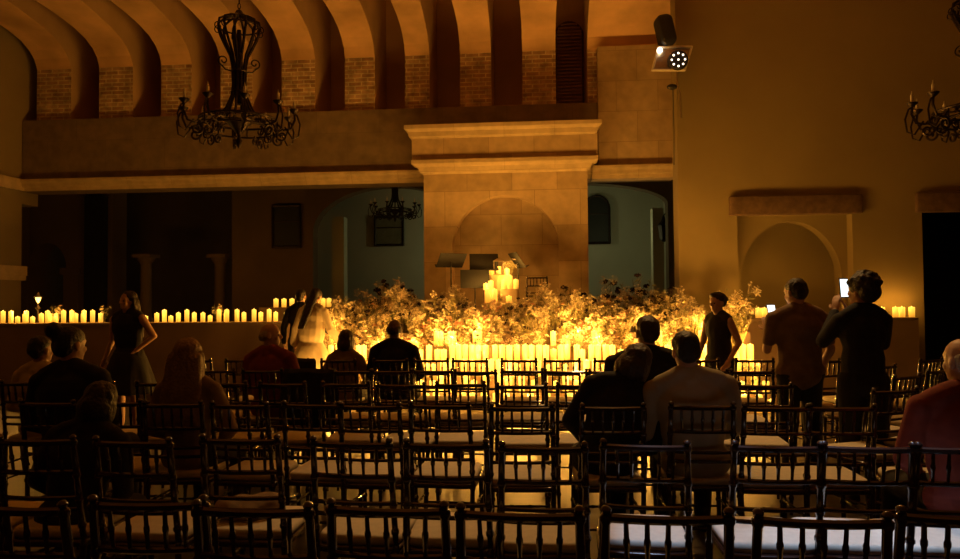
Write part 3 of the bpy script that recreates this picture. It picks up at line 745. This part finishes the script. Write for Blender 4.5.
def bunch_proto(seed, H, R, kinds, nst=18, leafy=46):
    q = random.Random(seed); st = MB(); lf = MB(); tips = []
    for k in range(nst):
        a = q.uniform(0, 2 * PI); rr_ = R * math.sqrt(q.random()); h = H * q.uniform(.5, 1.08)
        tip = Vector((rr_ * math.cos(a), rr_ * math.sin(a), h)); b = Vector((tip.x * .2, tip.y * .2, 0))
        mid = b.lerp(tip, .5) + Vector((q.uniform(-.03, .03), q.uniform(-.03, .03), .04))
        pts = [b, b.lerp(mid, .5), mid, mid.lerp(tip, .6) + Vector((q.uniform(-.01, .01), 0, 0)), tip]
        st.tube(pts, [.0045, .004, .0035, .003, .0025], 4); tips.append((tip, (tip - mid).normalized()))
        for j in range(3):     # side twigs
            p = b.lerp(tip, q.uniform(.45, .9)); e = p + Vector((q.uniform(-.08, .08), q.uniform(-.08, .08), q.uniform(.04, .13)))
            st.tube([p, p.lerp(e, .5) + Vector((0, 0, .01)), e], [.0028, .0022, .0015], 3)
            if q.random() < .75: tips.append((e, (e - p).normalized()))
        for j in range(leafy // nst + 1):
            p = b.lerp(tip, q.uniform(.25, .95)); d = Vector((q.uniform(-1, 1), q.uniform(-1, 1), q.uniform(-.1, .9))).normalized(); L = q.uniform(.05, .12)
            s_ = d.cross(Vector((0, 0, 1))).normalized() * L * .16; m_ = p + d * L * .5 + Vector((0, 0, .008))
            lf.add([tuple(p), tuple(m_ + s_), tuple(p + d * L - Vector((0, 0, L * .15))), tuple(m_ - s_)], [(0, 1, 2, 3)])
    return st.mesh('flower_bunch', M['stem']), lf.mesh('foliage', M['leaf'], False), tips, kinds
protos = [bunch_proto(21, .52, .20, ('daisy', 'rose', 'spray')), bunch_proto(22, .58, .22, ('spray', 'lily', 'daisy')), bunch_proto(23, .46, .2, ('rose', 'rose', 'spray')),
          bunch_proto(24, .66, .18, ('lily', 'spray', 'spray')), bunch_proto(25, .55, .22, ('daisy', 'spray', 'seed'))]
darkp = bunch_proto(26, .6, .17, ('seed', 'seed', 'spray'))
fr = random.Random(5)
def bunch(p, x, y, z, s, label, group, nb=22):
    st, lf, tips, kinds = p
    o = bpy.data.objects.new('flower_bunch', st); COL.objects.link(o); o.location = (x, y, z); o.rotation_euler.z = fr.uniform(0, 6.28); o.scale = (s, s, s)
    tag(o, label, 'flowers', group)
    f = bpy.data.objects.new('foliage', lf); COL.objects.link(f); f.parent = o
    tp = list(tips); fr.shuffle(tp)
    for t, d in tp[:nb]:
        kd = fr.choice(kinds); b = bpy.data.objects.new('blossom', fr.choice(BL[kd])); COL.objects.link(b); b.parent = o
        b.location = t; dd = (Vector(d) + Vector((fr.uniform(-.5, .5), fr.uniform(-.9, .2), .2))).normalized()
        b.rotation_euler = dd.to_track_quat('Z', 'Y').to_euler(); q = fr.uniform(.75, 1.2); b.scale = (q, q, q)
    return o
def bed(px0, px1, Y, z, n, s0, s1, rowname, jy=.08):
    xa, xb = X(px0, Y, 320), X(px1, Y, 320)
    words = ['first', 'second', 'third', 'fourth', 'fifth', 'sixth', 'seventh', 'eighth', 'ninth', 'tenth', 'eleventh', 'twelfth', 'thirteenth', 'fourteenth', 'fifteenth', 'sixteenth', 'seventeenth', 'eighteenth', 'nineteenth', 'twentieth', 'twenty first', 'twenty second', 'twenty third', 'twenty fourth', 'twenty fifth', 'twenty sixth', 'twenty seventh', 'twenty eighth', 'twenty ninth', 'thirtieth']
    for i in range(n):
        x = xa + (xb - xa) * (i + .5 + fr.uniform(-.25, .25)) / n; s = fr.uniform(s0, s1)
        bunch(fr.choice(protos), x, Y + fr.uniform(-jy, jy), z, s, 'cream blossom bunch, %s from left, %s of flowers' % (words[i], rowname), 'cream flower bunches banked on the stage')
bed(330, 770, 10.36, .2, 20, .42, .62, 'scattered front row')
bed(318, 742, 11.02, .6, 27, .62, .82, 'lowest row')
bed(330, 742, 11.28, .8, 27, .75, 1.0, 'second row')
bed(338, 705, 11.6, DECK, 26, .8, 1.05, 'third row')
bed(345, 475, 12.05, DECK, 9, .95, 1.2, 'back row left of the tower')
bed(520, 700, 12.05, DECK, 12, .95, 1.2, 'back row right of the tower')
for i, (px, Y, s) in enumerate(((384, 12.3, 1.35), (394, 12.35, 1.3), (613, 12.3, 1.35), (641, 12.3, 1.45), (571, 12.3, 1.2), (405, 12.35, 1.2))):
    bunch(darkp, X(px, Y), Y, DECK, s, 'dark-leaved bunch rising at the back of the flower bank, %s from the left' % ORD[[384, 394, 405, 571, 613, 641].index(px)], 'dark bunches behind the flowers', 16)
bunch(protos[3], X(738, 11.0, 320), 11.0, .8, 1.35, 'tall airy bunch at the right end of the stage steps', 'tall end bunch', 18)
bunch(protos[0], X(750, 10.3, 370), 10.25, .2, .8, 'low bunch at the right foot of the steps beside the standing woman', 'low end bunch', 14)
bunch(protos[1], X(511, YT + .7), YT + .72, z4, .5, 'small bunch crowning the candle tower', 'tower flowers', 14)
bunch(protos[2], X(500, YT + .2), YT + .22, z1, .33, 'little rose bunch halfway up the candle tower', 'tower flowers', 10)
bunch(protos[0], X(57, 11.5, 318), 11.5, LEDGE, .55, 'small flower bunch between candles near the left end of the ledge', 'ledge flowers', 12)
bunch(protos[1], X(104, 11.5, 318), 11.5, LEDGE, .42, 'small flower sprig on the ledge left of the woman in black', 'ledge flowers', 9)
bunch(protos[1], X(218, 11.5, 318), 11.5, LEDGE, .45, 'small flower sprig among the candles near the middle of the left ledge', 'ledge flowers', 9)

# ================================================================== MUSIC STANDS
def music_stand(px, py, Y, yaw, tilt, label, flip=1):
    p = pt(px, py, Y); r = empty('music_stand', (p.x, p.y, DECK), yaw, label, 'music stand'); h = p.z - DECK
    mb = MB()
    for k in range(3):
        a = 2 * PI * k / 3 + .4; mb.tube([(0, 0, .18), (.28 * math.cos(a), .28 * math.sin(a), .01)], .012, 6)
    mb.build('tripod_base', M['plastic'], r)
    MB().tube([(0, 0, .1), (0, 0, h)], .013, 8).build('pole', M['plastic'], r)
    T = Matrix.Translation((0, 0, h)) @ Matrix.Rotation(tilt, 4, 'X')
    MB(T).rbox(-.26, .26, -.006, .006, -.12, .2, .004).build('desk', M['plastic'], r)
    MB(T).box(-.26, .26, -.07, .0, -.13, -.118).build('lip', M['plastic'], r, False)
    return r
music_stand(451, 262, 12.45, -2.6, -.75, 'tilted black music stand left of the fireplace arch, its lip towards the left')
music_stand(484, 264, 12.55, .15, -.35, 'dark music stand with wide desk directly behind the candle tower')
music_stand(475, 281, 12.35, .25, -.12, 'lower dark music stand standing just left of the candle tower')
music_stand(518, 262, 12.6, 1.9, -.6, 'music stand seen edge on right of the candle tower')

# ================================================================== WALL FIXTURE
p = pt(671, 60, 12.1)
wf = empty('stage_light', p, 0, 'stage light with flared metal plate and ring of bright bulbs high beside the masonry block', 'stage light')
YY = lambda px, py: (pt(px, py, 12.1) - p)
mb = MB(); a, b, c_, d = YY(658, 48), YY(691, 48), YY(684, 71), YY(652, 71)
mb.rings([[tuple(v + Vector((0, dy, 0))) for v in (a, b, c_, d)] for dy in (-.02, .0)])
mb.build('plate', M['metal'], wf, False)
mb = MB(); cs = [tuple(v + Vector((0, -.05, 0))) for v in (a, b, c_, d, a)]
for u_, v_ in zip(cs[:-1], cs[1:]): mb.cap(u_, .022, v_, .022, 6)
mb.build('rim', M['cushion'], wf)
MB().ell(tuple(YY(659, 52) + Vector((0, -.08, 0))), (.05, .04, .05)).build('bulb', M['led'], wf)
q = YY(677, 62); T = Matrix.Translation(q) @ Matrix.Rotation(PI / 2, 4, 'X')
MB(T).lathe([(.16, -.0), (.17, .03), (.17, .1), (.15, .12), (.001, .12)], n=20).build('lamp_head', M['plastic'], wf)
for k in range(9):
    a = 2 * PI * k / 8; rr_ = .11 if k < 8 else 0
    o = MB(Matrix.Translation(q)).ell((rr_ * math.cos(a), -.125, rr_ * math.sin(a)), (.017, .012, .017), 8, 5).build('bulb', M['led'], wf)
MB(Matrix.Translation(YY(672, 87))).ell((0, 0, 0), (.09, .06, .05)).build('clamp', M['plastic'], wf)
MB().tube([YY(677, 72), YY(677, 84), YY(680, 92), YY(681, 118)], .014, 6).build('bracket', M['metal'], wf)
MB().tube([YY(673, 90), YY(674, 130), YY(674, 165)], .007, 5).build('cable', M['plastic'], wf)
sp_ = empty('wall_speaker', pt(669, 47, 12.1), .2, 'black rounded loudspeaker standing on the stage light plate', 'speaker')
MB(Matrix.Rotation(-.22, 4, 'Y')).rbox(-.14, .13, -.13, .13, 0, .56, .12, 6).build('cabinet', M['plastic'], sp_)
MB(Matrix.Translation((-.02, -.105, .2)) @ Matrix.Rotation(PI / 2, 4, 'X')).lathe([(.08, 0), (.08, .012), (.05, .006), (.001, .004)], n=16).build('speaker_cone', M['cloth_black'], sp_)
ln = empty('wall_lantern', pt(664, 242, 16.2), 0, 'small iron wall lantern in the side room right of the fireplace', 'lantern')
MB().lathe([(.02, 0), (.09, .05), (.13, .35), (.15, .38), (.06, .48), (.02, .6)], n=6).build('lantern_body', M['iron'], ln)
MB().tube([(0, 0, .6), (.06, 0, .68), (.15, .05, .62), (.2, .1, .5)], .015, 5).build('bracket', M['iron'], ln)

# ================================================================== PEOPLE
TMP = bpy.data.scenes.new('workshop')
def fuse(mb, name, m, parent, voxel=.012, smooth=3, disp=0., dscale=20.):
    o = mb.build(name, m); COL.objects.unlink(o); TMP.collection.objects.link(o)
    md = o.modifiers.new('r', 'REMESH'); md.mode = 'VOXEL'; md.voxel_size = voxel; md.use_smooth_shade = True
    if smooth: s_ = o.modifiers.new('s', 'SMOOTH'); s_.factor = .5; s_.iterations = smooth
    vl = TMP.view_layers[0]; vl.update(); dg = vl.depsgraph; dg.update()
    me = bpy.data.meshes.new_from_object(o.evaluated_get(dg))
    if disp:
        out = []
        for v in me.vertices:
            c = v.co; k = noise.noise(Vector((c.x * dscale, c.y * dscale, c.z * dscale * .35)))
            out.extend(c + v.normal * k * disp)
        me.vertices.foreach_set('co', out); me.update()
    me.name = name; me.materials.clear(); me.materials.append(m)
    me.polygons.foreach_set('use_smooth', [True] * len(me.polygons))
    o.modifiers.clear(); o.data = me; TMP.collection.objects.unlink(o); COL.objects.link(o)
    if parent: o.parent = parent
    return o
def hand(mb, w_, d, nrm, side, curl=.5):
    w_ = Vector(w_); d = Vector(d).normalized(); nrm = Vector(nrm); nrm = (nrm - d * nrm.dot(d)).normalized(); s = d.cross(nrm) * side
    R = Matrix((s, d, nrm)).transposed()
    mb.ell(w_ + d * .05, (.040, .055, .017), 12, 8, R)
    for i, L in enumerate((.068, .078, .072, .056)):
        b = w_ + d * .088 + s * (.029 - .019 * i); p = b
        dirn = d; 
        for j, f in enumerate((.45, .32, .25)):
            a = curl * (.5 + j * .6); dirn = (d * math.cos(a) + nrm * math.sin(a)).normalized()
            e = p + dirn * L * f * 1.05; mb.cap(p, .0095 - j * .001, e, .0088 - j * .001, 8); p = e
    b = w_ + d * .03 + s * .034; e = b + (d * .6 + s * .7 + nrm * .3).normalized() * .035; mb.cap(b, .012, e, .0105, 8)
    mb.cap(e, .0105, e + (d * .9 + s * .2 + nrm * .5).normalized() * .028, .009, 8)

def person(name_label, x, y, facing, z=0, s=1., sit=False, lean=(0, 0), head=(0, 0, 0), wdt=1., skin='skin', hair='hair', hstyle='short',
           top='cloth_black', bottom='cloth_navy', sleeve=2, skirt=None, arms=None, cat='person', dress=None, voxel=.010, legs=None, lapel=False):
    root = empty('person', (x, y, z), facing, name_label, cat)
    S = Matrix.Scale(s, 4); dz = -.38 if sit else 0
    piv = Vector((0, 0, .95 + dz))
    U = S @ Matrix.Translation(piv) @ Matrix.Rotation(lean[0], 4, 'X') @ Matrix.Rotation(lean[1], 4, 'Y') @ Matrix.Translation(-piv) @ Matrix.Translation((0, -.02 if sit else 0, dz))
    hp = Vector((0, 0, 1.53))
    U0 = U; UH = U @ Matrix.Translation((0, 0, -.035))
    Hm = UH @ Matrix.Translation(hp) @ Matrix.Rotation(head[0], 4, 'Z') @ Matrix.Rotation(head[1], 4, 'X') @ Matrix.Rotation(head[2], 4, 'Y') @ Matrix.Translation(-hp)
    def torso(mb, e, neck=True):
        mb.T = U
        mb.ell((0, 0, .95), (.165 * wdt + e, .115 + e, .13)); mb.ell((0, 0, 1.12), (.140 * wdt + e, .098 + e, .17 + e)); mb.ell((0, 0, 1.29), (.168 * wdt + e, .118 + e, .17 + e))
        mb.cap((-.13 * wdt, 0, 1.39), .055 + e, (.13 * wdt, 0, 1.39), .055 + e)
        for q in (-1, 1): mb.cap((q * .13 * wdt, -.01, 1.42), .045 + e * 1.2, (q * .03, -.012, 1.468), .045 + e * 1.2)
    SH = [Vector((q * .176 * wdt, 0, 1.388)) for q in (-1, 1)]
    arms = arms or [((-.25, .0, 1.12), (-.2, .16, .93)), ((.25, .0, 1.12), (.2, .16, .93))]
    if sit:
        HP = [(-.09, 0, .57), (.09, 0, .57)]; KN = [(-.13, .42, .53), (.13, .42, .53)]; AN = [(-.13, .44, .085), (.13, .44, .085)]
    else:
        HP = [(-.09, 0, .93), (.09, 0, .93)]; KN = [(-.10, .02, .50), (.10, .02, .50)]; AN = [(-.11, -.01, .085), (.11, -.01, .085)]
    if legs: KN, AN = legs
    # ---- body
    mb = MB(); torso(mb, 0)
    mb.T = U; mb.cap((0, -.012, 1.42), .066, (0, .004, 1.54), .056)
    mb.T = Hm
    mb.ell((0, .005, 1.665), (.074, .092, .090)); mb.ell((0, .025, 1.605), (.060, .070, .075)); mb.ell((0, .055, 1.565), (.036, .036, .03))
    mb.ell((0, .105, 1.62), (.012, .018, .016)); mb.cap((0, .094, 1.655), .009, (0, .112, 1.622), .011, 8)
    mb.ell((0, .086, 1.588), (.024, .012, .006)); mb.ell((0, .086, 1.580), (.02, .012, .006)); mb.ell((0, .078, 1.672), (.052, .016, .010))
    for q in (-1, 1):
        mb.ell((q * .076, -.002, 1.633), (.010, .020, .032)); mb.ell((q * .035, .066, 1.615), (.022, .02, .022))
    mb.T = S
    for i in (0, 1):
        q = -1 if i == 0 else 1
        mb.cap(HP[i], .088, KN[i], .058); mb.cap(KN[i], .056, AN[i], .036)
        a = Vector(AN[i]); mb.cap(a + Vector((0, -.03, -.035)), .036, a + Vector((0, .14, -.05)), .03)
    el = []; wr = []
    for i in (0, 1):
        q = -1 if i == 0 else 1
        E = Vector(arms[i][0]); W = Vector(arms[i][1]); mb.T = U
        mb.cap(SH[i], .050, E, .038); mb.cap(E, .037, W, .026)
        hd = Vector(arms[i][2]) if len(arms[i]) > 2 else (W - E); nn = Vector(arms[i][3]) if len(arms[i]) > 3 else Vector((-q, 0, -.2))
        hand(mb, W, hd, nn, (1 if i == 0 else -1) * (1 if len(arms[i]) <= 4 else arms[i][4]), .55)
    body = fuse(mb, 'body', M[skin], root, voxel * .75, 2)
    for q in (-1, 1):
        mb = MB(Hm); mb.ell((q * .031, .082, 1.642), (.012, .008, .008), 8, 6); mb.build('eye', M['eye'], root)
    # ---- shirt or dress
    mb = MB(); torso(mb, .016, False)
    mb.ell((0, 0, 1.16), (.158 * wdt, .118, .26))
    if sleeve == 3: mb.T = U; mb.ell((0, 0, 1.08), (.20, .155, .32))
    if sleeve:
        for i in (0, 1):
            E = Vector(arms[i][0]); W = Vector(arms[i][1]); mb.T = U
            if sleeve >= 2: mb.cap(SH[i], .066, E, .054); mb.cap(E, .054, E.lerp(W, .93), .040)
            else: mb.cap(SH[i], .066, SH[i].lerp(E, .7), .060)
            if sleeve == 3: mb.cap(E, .06, E.lerp(W, .85), .085)
    if lapel or sleeve in (1, 2): mb.T = U; mb.cap((0, -.018, 1.43), .082, (0, -.012, 1.462 + .012 * lapel), .071)
    if not sit and not dress: mb.T = U; mb.ell((0, 0, 1.06), (.168 * wdt ** .6, .13, .26))
    if not sit and not dress: mb.T = S; mb.ell((0, 0, .93), (.186 * wdt ** .3, .14, .14))
    if dress:
        mb.T = S; zb, rb = dress; zt_ = .98 + dz
        rings = []
        for j in range(9):
            t = j / 8; r0 = .15 * wdt + (rb - .15 * wdt) * t ** .8
            rings.append([((r0 * (1 + .05 * math.sin(9 * a_) * t)) * math.cos(a_) , r0 * .8 * (1 + .05 * math.sin(9 * a_) * t) * math.sin(a_), zt_ + (zb - zt_) * t) for a_ in [2 * PI * k / 36 for k in range(36)]])
        mb.rings(rings)
    fuse(mb, 'dress' if dress else 'shirt', M[top], root, voxel, 4, .008, 9)
    if not dress or sit:
        mb = MB(); mb.T = S; pz = .57 if sit else .93
        mb.ell((0, 0, pz), (.178 * wdt, .13, .11))
        for i in (0, 1):
            mb.cap(HP[i], .102, KN[i], .074); mb.cap(KN[i], .072, Vector(KN[i]).lerp(Vector(AN[i]), .93), .055)
        fuse(mb, 'trousers' if not dress else 'skirt', M[bottom], root, .014, 3, .006, 9)
    for i in (0, 1):
        mb = MB(S); a = Vector(AN[i]); mb.cap(a + Vector((0, -.03, -.04)), .043, a + Vector((0, .15, -.05)), .036)
        mb.cap(a + Vector((0, -.03, -.04)), .043, a + Vector((0, -.02, .02)), .042)
        fuse(mb, 'shoe', M['cloth_black'], root, .012, 2)
    # ---- hair
    if hstyle:
        mb = MB(Hm)
        if hstyle == 'short': mb.ell((0, -.012, 1.69), (.083, .092, .078)); mb.ell((0, -.045, 1.645), (.076, .062, .075))
        elif hstyle == 'balding': mb.ell((0, -.042, 1.635), (.082, .060, .050)); mb.ell((0, -.03, 1.66), (.083, .05, .04))
        elif hstyle == 'curly':
            q = random.Random(4); mb.ell((0, -.016, 1.70), (.108, .112, .10)); mb.ell((0, -.06, 1.645), (.098, .075, .085))
            for k in range(46):
                v = Vector((q.gauss(0, 1), q.gauss(-.4, 1), abs(q.gauss(.3, 1)))).normalized(); mb.ell((v.x * .106, -.016 + v.y * .11, 1.69 + v.z * .104), (.024, .024, .024), 7, 5)
        elif hstyle == 'bob':
            mb.ell((0, -.018, 1.675), (.095, .10, .098)); mb.ell((0, -.04, 1.60), (.10, .085, .095)); 
            for q in (-1, 1): mb.ell((q * .075, -.005, 1.59), (.035, .06, .085))
        elif hstyle == 'bun':
            mb.ell((0, -.012, 1.69), (.086, .10, .082)); mb.ell((0, -.05, 1.64), (.08, .06, .075)); mb.ell((-.03, -.10, 1.745), (.052, .05, .05))
        elif hstyle == 'updo':
            mb.ell((0, -.015, 1.695), (.088, .098, .08)); mb.ell((0, -.055, 1.65), (.08, .06, .07)); mb.ell((.01, .035, 1.735), (.062, .05, .036)); mb.ell((0, -.11, 1.68), (.05, .05, .05))
        elif hstyle == 'long':
            mb.ell((0, -.016, 1.685), (.090, .10, .09)); mb.ell((0, -.05, 1.60), (.10, .07, .12))
            for k in range(9):
                t = (k - 4) / 4; mb.cap((t * .082, -.055 - .02 * (1 - t * t), 1.64), .038, (t * .115, -.13 - .02 * (1 - t * t), 1.22 + .03 * (k % 2)), .034)
            for q in (-1, 1): mb.cap((q * .085, -.01, 1.66), .026, (q * .115, -.05, 1.38), .026)
        elif hstyle == 'mane':
            mb.ell((0, -.016, 1.685), (.086, .10, .09)); mb.ell((0, -.06, 1.60), (.085, .06, .12))
            for k in range(5):
                t = (k - 2) / 2; mb.cap((t * .05, -.07, 1.62), .036, (t * .035, -.15, 1.12 + .04 * (k % 2)), .022)
        fuse(mb, 'hair', M[hair], root, .009, 2 if hstyle == 'curly' else 5, .006, 40)
    return root

lap = [((-.27, .03, 1.13), (-.12, .25, 1.02)), ((.27, .03, 1.13), (.12, .25, 1.02))]
def seat_at(px, d, py=400): return X(px, d, py), d + .22
x, y = seat_at(391, 7.2); person('balding man in a black suit seated in the front row', x, y, 0, 0, 1., True, (.05, 0), (0, -.12, 0), 1.15, 'skindark', 'hair', 'balding', 'cloth_black', arms=lap, lapel=True)
x, y = seat_at(339, 7.2); person('woman with a dark bob seated left of the man in the black suit', x, y, 0, 0, .91, True, (-.02, .03), (.1, 0, 0), .92, 'skin', 'brownhair', 'bob', 'cloth_tan', arms=lap)
x, y = seat_at(262, 6.1); person('older man in dark red seated at left centre, head turned right', x, y, -.15, 0, 1.0, True, (-.06, -.05), (-1.1, 0, 0), 1.15, 'skin', 'grey', 'balding', 'cloth_red', arms=lap)
x, y = seat_at(652, 5.15); person('broad man in a dark jacket seated before the flowers right of centre', x, y, 0, 0, 1.05, True, (.02, 0), (.25, 0, 0), 1.38, 'skin', 'brownhair', 'short', 'cloth_black', arms=lap, lapel=True)
x, y = seat_at(606, 4.14); person('dark-haired person in dark clothes leaning right, seated behind the broad man', x, y, 0, 0, .97, True, (-.12, .30), (.0, -.2, .2), 1.15, 'skin', 'brownhair', 'bob', 'cloth_black', arms=lap)
x, y = seat_at(703, 4.14); person('man with short dark hair in a pale shirt seated right of centre, seen from behind', x, y, 0, 0, 1.0, True, (.0, -.08), (.15, 0, 0), 1.25, 'skin', 'hair', 'short', 'cloth_white', arms=lap)
x, y = seat_at(172, 4.14); person('woman with long straight blonde hair seated at left, seen from behind', x, y, 0, 0, .97, True, (.0, 0), (0, 0, 0), .95, 'skin', 'blonde', 'long', 'cloth_tan', arms=lap)
x, y = seat_at(47, 4.14); person('woman with hair pinned in a bun and black clothes seated at far left', x, y, 0, 0, 1.03, True, (-.1, -.06), (-.3, 0, 0), 1.15, 'skin', 'hair', 'bun', 'cloth_black', arms=lap)
x, y = seat_at(22, 5.15); person('person in a cream top at the far left behind the woman with the bun', x, y, 0, 0, .95, True, (0, 0), (-.3, 0, 0), 1.0, 'skin', 'hair', 'short', 'cloth_cream', arms=lap)
x, y = seat_at(992, 3.4); person('grey-haired man in a dark red top seated at the right edge', x, y, 0, 0, 1.0, True, (.0, 0), (.3, 0, 0), 1.2, 'skin', 'grey', 'balding', 'cloth_red', arms=lap)
x, y = seat_at(40, 3.06); person('person in black seated in deep shadow at the lower left', x, y, 0, 0, .86, True, (-.25, .1), (0, -.2, 0), 1.1, 'skindark', 'hair', 'bob', 'cloth_black', arms=lap)

person('woman in a black dress standing before the left ledge with a hand on her hip', X(129, 8.0, 320), 8.0, PI - .2, 0, .97, False, (0, .04), (-.2, .05, -.08), 1.22, 'skin', 'hair', 'long', 'cloth_black', sleeve=0,
       arms=[((-.33, -.06, 1.16), (-.17, .06, 1.0), (.5, .2, -.6), (1, 0, .2)), ((.26, -.02, 1.13), (.30, .06, .92))], dress=(.48, .36))
person('woman in a black sleeveless top standing by the right end of the flowers', X(719, 7.9, 320), 7.9, PI - .9, 0, .925, False, (0, .02), (-.1, -.05, 0), .9, 'skin', 'hair', 'updo', 'cloth_black', sleeve=0,
       arms=[((-.24, -.05, 1.14), (-.2, .08, .95)), ((.24, .0, 1.13), (.22, .12, .95))])
person('man in a brown shirt standing at right looking down at a phone', X(799, 6.0, 320), 6.0, .12, 0, .985, False, (-.03, 0), (.35, -.15, 0), 1.2, 'skin', 'hair', 'short', 'cloth_brown', sleeve=1,
       arms=[((-.25, .06, 1.13), (-.13, .29, 1.27), (.0, .3, .95), (.3, .9, 0)), ((.27, .0, 1.13), (.22, .12, .93))], voxel=.009)
person('man with curly hair in black standing at right filming with a raised phone', X(862, 5.5, 320), 5.5, .07, 0, .985, False, (0, 0), (.5, .05, 0), .93, 'skin', 'hair', 'curly', 'cloth_black', sleeve=2,
       arms=[((-.22, .16, 1.22), (-.04, .33, 1.45), (.2, .25, .9), (.8, .5, 0)), ((.24, .16, 1.20), (.07, .34, 1.42), (-.2, .25, .9), (-.8, .5, 0))], voxel=.009, lapel=True)
# woman in the cream robe crouching on the steps at the left end of the flowers
cw = person('woman with long dark hair in a loose cream robe standing at left of the flowers', X(311, 10.0, 330), 10.0, -.15, 0, 1.0, False, (-.08, .05), (-.2, -.25, 0), 1.0, 'skin', 'hair', 'mane', 'cloth_cream', sleeve=3,
       arms=[((-.25, -.02, 1.13), (-.27, .05, .90)), ((.27, .04, 1.14), (.36, .22, 1.0))], dress=(.30, .42))
person('person in black standing just behind the woman in the cream robe', X(300, 10.5, 330), 10.5, 0, 0, 1.0, False, (-.05, .0), (0, 0, 0), 1.0, 'skin', 'hair', 'short', 'cloth_black', sleeve=2,
       arms=[((-.25, -.02, 1.13), (-.27, .05, .90)), ((.30, .05, 1.16), (.40, .22, 1.05))], lapel=True)

# phones
def phone(loc, rz, tilt, label):
    r = empty('smartphone', loc, rz, label, 'phone'); T = Matrix.Rotation(tilt, 4, 'X')
    MB(T).rbox(-.038, .038, -.004, .004, -.078, .078, .003).build('case', M['plastic'], r)
    mb = MB(T); mb.box(-.033, .033, -.0062, -.0042, -.07, .07); mb.build('screen', M['screen'], r, False)
    return r
phone(pt(844, 288, 5.86), .25, -.1, 'glowing phone held up by the curly-haired man in black')
phone(pt(772, 313, 6.3), .2, -.35, 'phone with lit screen held by the man in the brown shirt')

# coats draped over chair backs left of the woman with the bob
def coat(px, d, w_, label, m, seed):
    q = random.Random(seed); r = X(px, d, 380); mb = MB(); rings = []
    n = 26; path = [(-.05, -.50), (-.045, -.3), (-.04, -.1), (-.03, .0), (0, .022), (.03, .0), (.045, -.15), (.055, -.38)]
    for side_ in (1,):
        for i in range(n + 1):
            u = i / n * 2 - 1; ring = []
            for k, (py_, pz) in enumerate(path):
                wv = .012 * math.sin(u * 11 + seed) + .008 * math.sin(u * 23)
                ring.append((u * w_ * (1 + (.08 if k < 2 else 0)), py_ + (wv * (1 if k < 3 else -1 if k > 5 else 0)), pz + .012 * math.sin(u * 5 + seed) * (1 if k in (0, 7) else .3)))
            rings.append(ring)
    mb.rings(rings, cap=False, closed=False)
    o = mb.build('draped_coat', m); sm = o.modifiers.new('t', 'SOLIDIFY'); sm.thickness = .018
    o.location = (r, d - .0, .905); tag(o, label, 'coat'); return o
coat(293, 7.17, .235, 'dark coat draped over the chair back left of the woman with the bob', M['cloth_black'], 1)
coat(310, 6.08, .23, 'dark jacket over the chair back right of the man in red', M['cloth_black'], 2)
# rumpled shawl on a near cushion
mb = MB(); mb.ell((0, 0, .05), (.15, .10, .06), 20, 12); mb.ell((.08, .02, .07), (.08, .09, .05), 16, 10); mb.ell((-.1, .03, .05), (.07, .1, .04), 16, 10)
sh_ = fuse(mb, 'folded_shawl', M['cloth_tan'], None, .01, 2, .02, 14); sh_.location = (X(243, 3.3, 520), 3.34, .485); tag(sh_, 'rumpled pale shawl lying on a near chair cushion', 'shawl')
bpy.data.scenes.remove(TMP)
